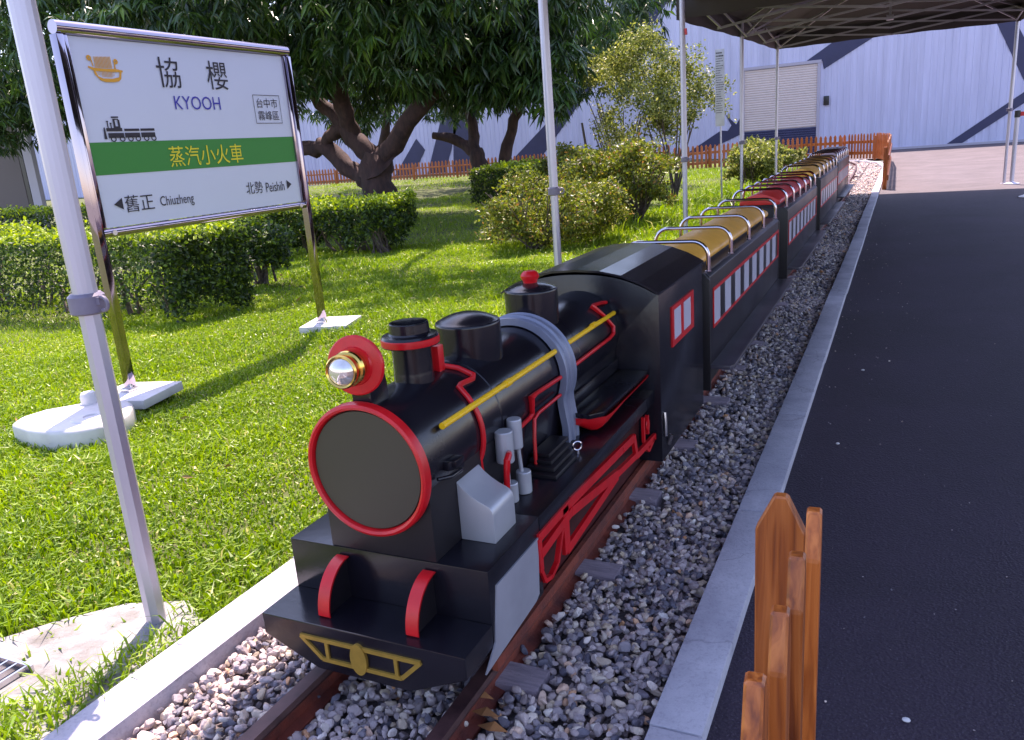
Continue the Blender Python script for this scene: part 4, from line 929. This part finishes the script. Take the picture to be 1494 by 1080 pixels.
# belt stanchion
st=thing('belt_stanchion',(1.41,13.30,0),'steel queue stanchion with red belt beside the far right tent leg','stanchion')
mb=MB(); mb.tube([(1.41,13.30,.0),(1.41,13.30,.90)],.028,16); mb.lathe([(.10,.001),(.10,.012),(.03,.03),(.028,.04)],(1.41,13.30,0),'z',28); mb.build('stanchion_post', M['alu'], st)
mb=MB(); mb.lathe([(.0,.89),(.036,.89),(.036,.98),(.0,.985)],(1.41,13.30,0),'z',20); mb.build('belt_head', M['intercom'], st)
mb=MB(); mb.box(1.44,3.2,13.296,13.299,.905,.962); mb.build('red_belt', M['red'], st)
pb=MB(); pb.lathe([(.20,.001),(.20,.012),(.12,.04),(.03,.06),(0,.06)],(1.47,11.2,0),'z',32); tag(pb.build('parasol_base', M['white_plastic'], None),'white round base plate at the right edge on the asphalt','base')

# ------------------------------------------------------------------ vegetation
def leaves(name, P, D, L, W, matl, parent=None, seed=1, droop=.3, rnd=None, segs=1):
    """P positions, D unit directions, L lengths, W widths -> folded leaf faces in one part"""
    r=np.random.default_rng(seed); n=len(P)
    ref=r.normal(size=(n,3)); S=np.cross(D,ref); S/=np.linalg.norm(S,axis=1)[:,None]+1e-9
    Nn=np.cross(S,D)
    og=np.array(org(parent))
    P=P-og
    dz=np.zeros((n,3)); dz[:,2]=-1
    tip=P+D*L[:,None]+dz*(L*droop)[:,None]; mid=P+D*(L*.5)[:,None]+dz*(L*droop*.22)[:,None]
    lf=mid+S*(W*.5)[:,None]+Nn*(W*.12)[:,None]; rt=mid-S*(W*.5)[:,None]+Nn*(W*.12)[:,None]
    V=np.stack([P,lf,tip,rt,mid],1)      # 5 verts
    F=(np.array([[0,4,1],[1,4,2],[0,3,4],[4,3,2]]) if segs else np.array([[0,2,1],[0,3,2]]))[None]+(np.arange(n)*5)[:,None,None]
    if rnd is None: rnd=r.random(n)
    return big_mesh(name, V.reshape(-1,3), F.reshape(-1,3), matl, {'rnd':np.repeat(rnd,5)}, parent=parent)
def unit(v): return v/(np.linalg.norm(v,axis=1)[:,None]+1e-9)

def mango(name, base, limbs, blobs, nros, label, seed, leafL=.19, segs=1):
    t=thing(name, base, label, 'tree', 'mango trees on the lawn')
    r=np.random.default_rng(seed)
    mb=MB()
    for pts,rr in limbs: 
        P=[Vector(p) for p in pts]; Q=[];R_=[]
        for i in range(len(P)-1):
            for k in range(4):
                q=P[i].lerp(P[i+1],k/4); Q.append(q+Vector(r.normal(0,.02,3).tolist())); R_.append((rr[i]+(rr[i+1]-rr[i])*k/4)*(1+r.normal(0,.05)))
        Q.append(P[-1]); R_.append(rr[-1]); mb.tube(Q,R_,10)
    mb.build('trunk', M['bark'], t, smooth_angle=80)
    bl=np.array(blobs); w=bl[:,3]**2; idx=r.choice(len(bl),nros,p=w/w.sum())
    d=unit(r.normal(size=(nros,3))); rad=r.uniform(.55,1.02,nros)**.6
    C=bl[idx,:3]+d*np.array([1,1,.72])*(bl[idx,3]*rad)[:,None]
    C=C[C[:,2]>1.25]; nros=len(C)
    K=9; az=r.uniform(0,2*PI,(nros,1))+np.arange(K)[None]*2*PI/K+r.normal(0,.25,(nros,K))
    dn=r.uniform(-1.5,.15,(nros,K))
    D=np.stack([np.cos(az),np.sin(az),dn],-1).reshape(-1,3); D=unit(D)
    P=np.repeat(C,K,0)+r.normal(0,.02,(nros*K,3)); n=len(P)
    L=r.uniform(.7,1.2,n)*leafL; W=L*r.uniform(.20,.27,n)
    rn=np.clip(np.repeat(r.random(nros),K)*.75+r.random(n)*.3,0,1)
    leaves('crown',P,D,L,W,M['mango_leaf'],t,seed,droop=.45,rnd=rn,segs=segs)
    return t
bl=[]
rb_=np.random.default_rng(3)
def shell(cx,cy,cz,rx,ry,rz,n,r0,r1,zmin):
    out=[]
    while len(out)<n:
        d=rb_.normal(size=3); d/=np.linalg.norm(d); k=rb_.uniform(.55,1)
        p=(cx+d[0]*rx*k,cy+d[1]*ry*k,cz+d[2]*rz*k)
        if p[2]>zmin: out.append((p[0],p[1],p[2],rb_.uniform(r0,r1)))
    return out
bl=shell(-8.3,11.2,3.5,4.6,3.0,1.5,90,.55,.85,2.45)
bl+=[(-4.95,11,2.2,.7),(-4.7,11.2,2.75,.65),(-5.0,10.8,2.6,.7),(-5.6,10.9,2.3,.6),(-6.4,10.6,2.25,.55),(-4.6,11,1.95,.4),(-5.2,11.2,2.05,.5),(-7.2,10,2.55,.6),(-8.3,9.8,2.6,.6),(-9.3,10,2.6,.7),(-9.6,11,2.2,.55),(-10.3,10.5,2.3,.6),(-7.6,9.6,2.95,.6),(-8.9,9.3,3.0,.65),(-6.2,9.6,2.9,.7),(-5.0,9.9,3.0,.7),(-8.2,12,2.1,.4),(-8.9,12.3,1.7,.4),(-6.2,11.5,2.1,.6),(-5.5,11.3,2.05,.6),(-5.0,11.2,2.05,.55),(-4.5,11,1.8,.4),(-4.5,11,2.3,.5),(-6.8,12,2.2,.6),(-7.4,12.2,2.3,.6),(-8.0,10.1,2.3,.5),(-8.9,10.2,2.35,.5),(-10.2,11,2.0,.5),(-6.6,10.3,2.4,.55),(-4.5,11.2,2.9,.55),(-4.4,10.9,1.62,.32),(-4.35,11,2.1,.4)]
bl+=[(-5.2,6.3,3.55,.6),(-4.7,6.6,3.5,.55),(-5.1,7.1,3.5,.6),(-4.4,7.3,3.5,.55),(-3.6,6.8,3.5,.55),(-4.0,6.35,3.5,.5),(-3.2,6.6,3.45,.4),(-3.5,7.4,3.5,.45),(-5.8,6.0,3.6,.5),(-6.4,7.4,3.5,.5),(-5.9,8.2,3.5,.5),(-5.4,9.3,3.3,.55)]
limbs=[([(-7.50,11,0),(-7.52,11,.45),(-7.52,11,.85),(-7.48,11,1.05)],[.36,.31,.29,.26]),
 ([(-7.45,11,.95),(-6.85,10.95,1.48),(-6.2,10.9,1.95),(-5.6,10.9,2.4),(-5.0,10.9,3.0)],[.20,.165,.14,.11,.06]),
 ([(-7.55,11,.95),(-7.9,10.95,1.38),(-8.15,10.9,1.75),(-8.6,10.8,2.1),(-9.2,10.7,2.5)],[.20,.17,.13,.09,.06]),
 ([(-7.9,11,1.4),(-7.88,10.8,1.75),(-7.80,10.6,2.2),(-7.6,10.4,2.9)],[.16,.15,.14,.08]),
 ([(-7.65,11.05,.62),(-8.15,11.05,.92),(-8.5,11.05,1.22),(-9.0,11.1,1.25),(-10,11.2,1.3),(-11,11.3,1.8)],[.20,.17,.15,.14,.12,.06]),
 ([(-8.0,10.9,1.52),(-8.45,11.0,1.36),(-8.7,11.05,1.25)],[.12,.11,.10]),
 ([(-7.9,10.8,1.9),(-8.6,10.2,2.4),(-9.4,9.8,2.8)],[.10,.07,.04]),([(-5.6,10.9,2.4),(-5.3,9.6,3.15),(-4.9,8.0,3.45),(-4.2,6.6,3.5)],[.07,.06,.05,.025])]
limbs=[(p_,[q_*.84 for q_ in r_]) for p_,r_ in limbs]
mango('mango_tree',(-7.5,11,0),limbs,bl,9600,'large mango tree with thick forked dark trunk in the middle of the lawn',11)
bl=shell(-8.3,17.5,4.0,3.6,2.6,1.7,50,.6,.95,2.5)+[(-6.6,17,2.4,.8),(-7.2,17,2.1,.6),(-9.2,17,2.2,.6),(-6.0,17,2.9,.9),(-5.6,17.2,2.4,.7)]
limbs=[([(-8.6,17,0),(-8.78,17,.6),(-8.85,17,1.0)],[.22,.2,.17]),([(-8.85,17,.95),(-9.3,17,1.25),(-9.9,16.9,1.42)],[.15,.12,.08]),([(-8.85,17,1.0),(-8.9,17,1.6),(-9.0,17,2.3)],[.14,.11,.08]),([(-8.4,17.2,.0),(-8.1,17.1,1.1),(-7.8,17,1.7),(-7.4,17,2.3)],[.15,.13,.12,.07])]
mango('mango_tree',(-8.6,17,0),limbs,bl,3000,'smaller mango tree with twisted stems beyond the clipped hedge',12,.2,0)
bl=shell(-15.2,11.5,3.9,3.9,2.6,1.9,60,.6,.95,2.2)+[(-14.2,10.8,2.3,.6),(-13,10.8,2.5,.6),(-12.2,11,2.7,.7),(-15.6,10.6,2.3,.55),(-11.6,11,2.5,.5),(-16.5,10.6,2.0,.6)]
limbs=[([(-12.6,11.2,0),(-12.3,11.2,1.0),(-12.2,11.2,2.6)],[.17,.14,.1]),([(-15.6,12.4,0),(-15.5,12.3,1.6),(-15.2,12,3)],[.2,.16,.1])]
mango('mango_tree',(-12.6,11.2,0),limbs,bl,4200,'mango tree at the left edge, behind the station sign',13,.19,0)
bl=shell(-13,21.5,3.6,7,2.2,1.9,60,.8,1.2,2.4)
mango('mango_tree',(-14.5,21.5,0),[([(-14.5,21.5,0),(-14.4,21.5,1.4),(-14,21.5,2.6)],[.2,.16,.1])],bl,3000,'distant mango tree crown near the back fence between the trunks',14,.22,0)

def shrub(name, base, label, cat, group, fn, n, leafL, matl, stems, seed, up=.3, droop=.1, wr=.5, rbias=None, part='foliage'):
    t=thing(name, base, label, cat, group); r=np.random.default_rng(seed)
    P=fn(r,n); n=len(P); D=unit(r.normal(size=(n,3))+np.array([0,0,up])); L=r.uniform(.6,1.25,n)*leafL
    rn=r.random(n)**1.1
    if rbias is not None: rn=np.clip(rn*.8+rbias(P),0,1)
    leaves(part,P,D,L,L*wr*r.uniform(.8,1.2,n),matl,t,seed,droop=droop,rnd=rn,segs=0)
    mb=MB()
    for (a,b_,ra,rb2) in stems:
        a=Vector(a); b_=Vector(b_); m1=a.lerp(b_,.5)+Vector(r.normal(0,.03,3).tolist()); mb.tube([a,m1,b_],[ra,(ra+rb2)/2,rb2],6)
    tag(mb.build('stems', M['stem'], t, smooth_angle=80), kind='stuff')
    return t
def boxfill(x0,x1,y0,y1,z0,z1,edge=.14,bulge=.03):
    def fn(r,n):
        # dense near the skin, ragged under side
        P=np.stack([r.uniform(x0,x1,n),r.uniform(y0,y1,n),z0+(z1-z0)*r.uniform(0,1,n)],-1)
        k=r.integers(0,5,n); dpt=np.abs(r.normal(0,edge*.5,n))
        P[k==0,2]=z1-dpt[k==0]*.6; P[k==1,1]=y0+dpt[k==1]; P[k==2,1]=y1-dpt[k==2]; P[k==3,0]=x0+dpt[k==3]; P[k==4,0]=x1-dpt[k==4]
        top=P[:,2]>z1-.06
        P+=bulge*np.sin(P[:,[1,2,0]]*9)+.5*bulge*np.sin(P[:,[2,0,1]]*23+1)+r.normal(0,.016,P.shape); P[:,2]+=.035*np.sin(P[:,0]*2.3+1)*np.cos(P[:,0]*5.1)*(P[:,2]-z0)/(z1-z0)+np.where(r.random(len(P))<.03,r.random(len(P))*.07,0)
        rag=z0+.26*np.abs(np.sin(P[:,0]*3.1+.6)*np.cos(P[:,1]*4.3+1))**1.5+r.random(n)*.06
        # rounded corners
        cx,cy=(x0+x1)/2,(y0+y1)/2; q=np.maximum(0,np.abs(P[:,0]-cx)/((x1-x0)/2)-.0)**8+(np.abs(P[:,1]-cy)/((y1-y0)/2))**8
        return P[(P[:,2]>rag)&(q<1.5)]
    return fn
def blobfill(bs, shell_=.5, noise=.08):
    bs=np.array(bs)
    def fn(r,n):
        vol=(bs[:,3]*bs[:,4]*bs[:,5])**.67; i=r.choice(len(bs),n,p=vol/vol.sum()); d=unit(r.normal(size=(n,3))); k=r.uniform(shell_,1.0,n)
        P=bs[i,:3]+d*bs[i,3:6]*k[:,None]; P+=noise*np.sin(P[:,[1,2,0]]*7+1.3); return P[P[:,2]>.03]
    return fn
def stem_fan(cx,cy,n,h,spread,r,z0=0,r0=.014):
    out=[]
    for k in range(n):
        a=r.uniform(0,2*PI); out.append(((cx+r.normal(0,.05),cy+r.normal(0,.05),z0),(cx+math.cos(a)*spread*r.uniform(.4,1),cy+math.sin(a)*spread*r.uniform(.4,1),h*r.uniform(.7,1)),r0,r0*.4))
    return out
rs=np.random.default_rng(21)
lit_top=lambda z1: (lambda P: np.clip((P[:,2]-z1+.09)/.09,0,1)*.55)  # paints sunlight into the leaf colour along the hedge tops
G='clipped hedges on the lawn'
st=[s for x in np.arange(-8.3,-4.5,.45) for s in stem_fan(x,4.2+rs.uniform(-.1,.1),4,.42,.22,rs)]
shrub('hedge',(-6.4,4.6,0),'long clipped hedge nearest the camera at the left, behind the near tent leg','hedge',G,boxfill(-8.8,-4.36,3.85,4.62,.0,.63),46000,.040,M['hedge_leaf'],st,31,rbias=lit_top(.63))
shrub('hedge',(-5.05,5.55,0),'small round-topped shrub on a fan of bare stems under the right half of the sign','hedge',G,blobfill([(-5.06,5.5,.45,.35,.30,.17),(-5.06,5.45,.32,.27,.24,.13)],.3),5000,.045,M['hedge_leaf'],stem_fan(-5.12,5.5,12,.42,.24,rs),32,rbias=lit_top(.62))
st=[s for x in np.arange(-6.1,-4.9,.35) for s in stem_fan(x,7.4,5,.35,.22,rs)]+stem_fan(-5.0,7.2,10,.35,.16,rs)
shrub('hedge',(-5.5,7.5,0),'clipped hedge block with sunlit yellow-green top in front of the big mango trunk','hedge',G,boxfill(-6.35,-4.85,7.0,7.8,.05,.58),22000,.05,M['hedge_leaf'],st,33,rbias=lit_top(.56))
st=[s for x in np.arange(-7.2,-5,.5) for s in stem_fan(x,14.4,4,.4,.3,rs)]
shrub('hedge',(-6.2,14.5,0),'clipped hedge with sunlit top and dark left side, beyond the olive shrubs','hedge',G,boxfill(-7.35,-4.9,13.7,15.6,.03,.68),15000,.07,M['hedge_leaf'],st,34,rbias=lit_top(.68))
shrub('hedge',(-11.5,9.4,0),'clipped hedge in the second row behind the sign, to the far left','hedge',G,boxfill(-16.5,-8.2,9.0,10.0,.05,.58),24000,.065,M['hedge_leaf'],stem_fan(-13,9.5,6,.4,.3,rs),35,rbias=lit_top(.58))
shrub('hedge',(-8.6,8.9,0),'loose light green low hedge left of the big mango trunk','hedge',G,boxfill(-8.1,-6.5,8.4,9.4,.03,.42,bulge=.06),8000,.06,M['hedge_leaf'],stem_fan(-7.3,8.9,5,.3,.3,rs),36,rbias=lit_top(.42))
A='loose olive-yellow shrubs by the train'
def azb(cx,cy,cz,rx,ry,rz,n,r):
    out=[(cx,cy,cz,rx*.7,ry*.7,rz*.75)]
    for k in range(n):
        d=r.normal(size=3); d/=np.linalg.norm(d); out.append((cx+d[0]*rx*.72,cy+d[1]*ry*.72,cz+d[2]*rz*.7,rx*r.uniform(.2,.38),ry*r.uniform(.2,.38),rz*r.uniform(.2,.36)))
    return out
shrub('azalea_shrub',(-3.35,7.6,0),'sprawling olive-yellow shrub left of the second tent leg','shrub',A,blobfill(azb(-3.28,7.8,.33,.82,.9,.40,30,rs),.35),20000,.042,M['azalea_leaf'],stem_fan(-3.3,7.5,26,.6,.6,rs,r0=.009),41,up=.5)
shrub('azalea_shrub',(-2.95,9.5,0),'tall dense olive shrub with brown bare stems between the second and third tent legs','shrub',A,blobfill(azb(-3.0,9.4,.54,.80,.85,.47,28,rs),.35),19000,.05,M['azalea_leaf'],stem_fan(-2.8,9.3,22,.7,.42,rs,r0=.016),42,up=.5)
shrub('azalea_shrub',(-3.9,11.3,0),'olive shrub standing in front of the airy tree trunks','shrub',A,blobfill(azb(-4.2,11.0,.52,1.0,.7,.45,20,rs),.35),12000,.055,M['azalea_leaf'],stem_fan(-4,11.2,16,.6,.5,rs),43,up=.5)
shrub('azalea_shrub',(-2.45,15.6,0),'yellow-green shrub in front of the roller shutter beside the fence','shrub',A,blobfill(azb(-2.45,15.8,.42,.62,.6,.48,18,rs),.3),8000,.07,M['olive_leaf'],stem_fan(-2.5,15.6,16,.7,.4,rs),44,up=.5)
shrub('azalea_shrub',(-2.0,20.5,0),'small yellow-leaved shrub at the foot of the far curved fence','shrub',A,blobfill(azb(-2.6,20.3,.36,.75,.5,.30,10,rs),.3),4500,.09,M['olive_leaf'],stem_fan(-2.5,20.3,8,.4,.3,rs),45,up=.5)
# airy yellow-green tree
ab=azb(-3.68,12.6,1.68,1.05,.9,.92,40,rs)[1:]+azb(-2.72,12.9,1.45,.48,.4,.48,14,rs)
tr=shrub('small_tree',(-3.7,12.6,0),'airy yellow-green small tree with many thin grey stems left of the third tent leg','tree',None,blobfill(ab,.1,.16),19000,.055,M['olive_leaf'],
  stem_fan(-3.95,12.5,16,1.7,.6,rs,r0=.018)+stem_fan(-3.2,12.7,9,1.5,.5,rs,r0=.018)+[((-4.3,12.5,0),(-4.55,12.4,1.3),.03,.018)],46,up=.4,part='crown')

# ------------------------------------------------------------------ grass blades
def blades(name, regions, seed, simple=False):
    r=np.random.default_rng(seed); PX=[];PY=[];HH=[];WW=[];TU=[]
    for (x0,x1,y0,y1,den,h,w) in regions:
        n=int((x1-x0)*(y1-y0)*den); x=r.uniform(x0,x1,n); y=r.uniform(y0,y1,n); PX.append(x);PY.append(y)
        pt=.75+.35*np.sin(x*3.1+1)*np.sin(y*2.7)+.25*np.sin(x*9)*np.sin(y*8)
        HH.append(h*np.clip(r.normal(1,.3,n),.35,2)*np.clip(pt,.45,1.4)); WW.append(w*r.uniform(.6,1.3,n))
    x=np.concatenate(PX);y=np.concatenate(PY);h=np.concatenate(HH);w=np.concatenate(WW)
    pol=[(-1.40,1.14),(-1.50,1.19),(-1.64,1.13),(-1.74,1.02),(-1.80,.93),(-2.0,.86),(-2.6,.7),(-2.6,.3),(-1.56,.3),(-1.53,.82),(-1.47,.98),(-1.42,1.08)]
    kill=np.zeros(len(x),bool); xx=x+.02*np.sin(y*60); yy=y+.02*np.sin(x*50)
    for q in range(len(pol)):
        (xa,ya),(xb,yb)=pol[q],pol[(q+1)%len(pol)]
        kill^=((ya>yy)!=(yb>yy))&(xx<(xb-xa)*(yy-ya)/(yb-ya+1e-12)+xa)
    kill&=(r.random(len(x))<.93)&~((x>-1.45)&(r.random(len(x))<.5))
    kill|=(x>-3.2)&(x<-2.84)&(y>1.93)&(y<2.2)
    k=~kill; x,y,h,w=x[k],y[k],h[k],w[k]; n=len(x)
    z=lawn_h(x,y)*(x<-1.7)-.012*(x>=-1.7)
    a=r.uniform(0,2*PI,n); ln=r.uniform(.25,1.15,n); dx,dy=np.cos(a),np.sin(a); b=r.uniform(0,2*PI,n); sx,sy=np.cos(b)*w/2,np.sin(b)*w/2
    B0=np.stack([x,y,z],-1); S=np.stack([sx,sy,np.zeros(n)],-1)
    m=B0+np.stack([dx*h*ln*.35,dy*h*ln*.35,h*.62],-1); tp=B0+np.stack([dx*h*ln*.95,dy*h*ln*.95,h*(1.05-.38*ln)],-1)
    V=np.stack([B0-S*.7,B0+S*.7,m+S,m-S,tp],1)
    F=np.array([[0,1,4]] if simple else [[0,1,2],[0,2,3],[3,2,4]])[None]+(np.arange(n)*5)[:,None,None]
    patch=.5+.5*np.sin(x*1.9+2*np.sin(y*1.3))*np.sin(y*2.1+1.5*np.sin(x*.9))
    rn=np.clip(.12+.5*r.random(n)+.28*patch+.12*(r.random(n)<.1),0,1); rn=np.where(r.random(n)<.025,.99,rn)
    return tag(big_mesh(name,V.reshape(-1,3),F.reshape(-1,3),M['grass'],{'rnd':np.repeat(rn,5)}),kind='stuff')
blades('grass',[(-3.2,-1.362,.2,3.2,12500,.046,.0064),(-5.2,-3.2,1.0,5.0,9500,.044,.0068),(-3.2,-1.362,3.2,7,7000,.048,.0065),
                (-7.5,-3.2,5,8,4200,.05,.0078),(-3.2,-1.362,7,13,2000,.075,.010)],51)
blades('grass',[(-12,-5.2,1.6,5,3000,.05,.012),(-12,-7.5,5,9,700,.06,.012),(-9.5,-3.2,8,14,900,.06,.012),(-3.2,-1.362,13,19,900,.10,.015),(-10,-3.2,14,20,420,.07,.018),(-20,-9.5,9,17,220,.08,.022),(-24,-4,20,25.5,160,.08,.028),(-5,-1.9,19,22.5,500,.09,.02)],52,True)
blades('tall_grass',[(-1.50,-1.365,.55,1.2,5500,.080,.005),(-1.66,-1.45,.66,.93,2200,.075,.005),(-1.85,-1.5,.9,1.25,900,.09,.005),(-2.3,-1.362,1.1,2.2,110,.12,.006),(-2.6,-1.4,2,8,60,.14,.007),(-2.9,-1.5,8,15,240,.20,.012)],53)

# leaf litter on the lawn
_r=np.random.default_rng(91); _n=150; _lx=_r.uniform(-8,-1.45,_n); _ly=_r.uniform(1.3,11,_n)
_P=np.stack([_lx,_ly,lawn_h(_lx,_ly)+.03],-1); _D=unit(np.stack([_r.normal(size=_n),_r.normal(size=_n),_r.normal(0,.15,_n)],-1))
M['litter']=ramp_mat('fallen_leaf',[(0,(.20,.09,.03)),(.5,(.38,.22,.07)),(1,(.48,.36,.12))],.7)
tag(leaves('leaf_litter',_P,_D,_r.uniform(.03,.075,_n),_r.uniform(.012,.024,_n),M['litter'],None,92,droop=.05),kind='stuff')
# grit on the asphalt
_r=np.random.default_rng(77); _n=420
_x=-.245+np.abs(_r.normal(0,.25,_n)); _x[200:]=_r.uniform(-.22,4.5,220); _y=_r.uniform(.7,9,_n)
_o=scatter_stones('asphalt_grit',_x,_y,np.full(_n,.0015),np.clip(_r.lognormal(-6.1,.4,_n),.001,.006),0,78)
# fallen leaves and bits
lf=mat('dry_leaf',(.30,.12,.04),.7,var=.3,scale=30)
for k,(x,y,s) in enumerate([(-.63,1.06,.028),(-.60,1.03,.03),(-.655,1.10,.022)]):
    mb=MB(); mb.add([(x-s,y,.022),(x,y-s*.4,.028),(x+s,y+.004,.021),(x,y+s*.4,.03)],[(0,1,3),(1,2,3)]); tag(mb.build('dry_leaf',lf,None,recalc=False),['curled dry brown leaf on the ballast, middle one of three near the front sleeper','dry brown leaf lowest in the photo, nearest the right rail end','small dry leaf touching the front timber sleeper'][k],'leaf','dry leaves by the front sleeper')
for k,(x,y,s,l) in enumerate([(.055,1.315,.007,'small white pebble on the dark asphalt right of the near fence'),(-.14,2.62,.006,'tiny white chip on the asphalt close to the kerb'),(-.10,3.5,.007,'pale paper scrap on the asphalt near the kerb, farther along')]):
    v,f_=ico(1); mb=MB(); mb.add([(x+a*s,y+b_*s*.8,.004+c*s*.5) for a,b_,c in v],[tuple(map(int,q)) for q in f_]); tag(mb.build('pebble',M['white_plastic'],None),l,'pebble')
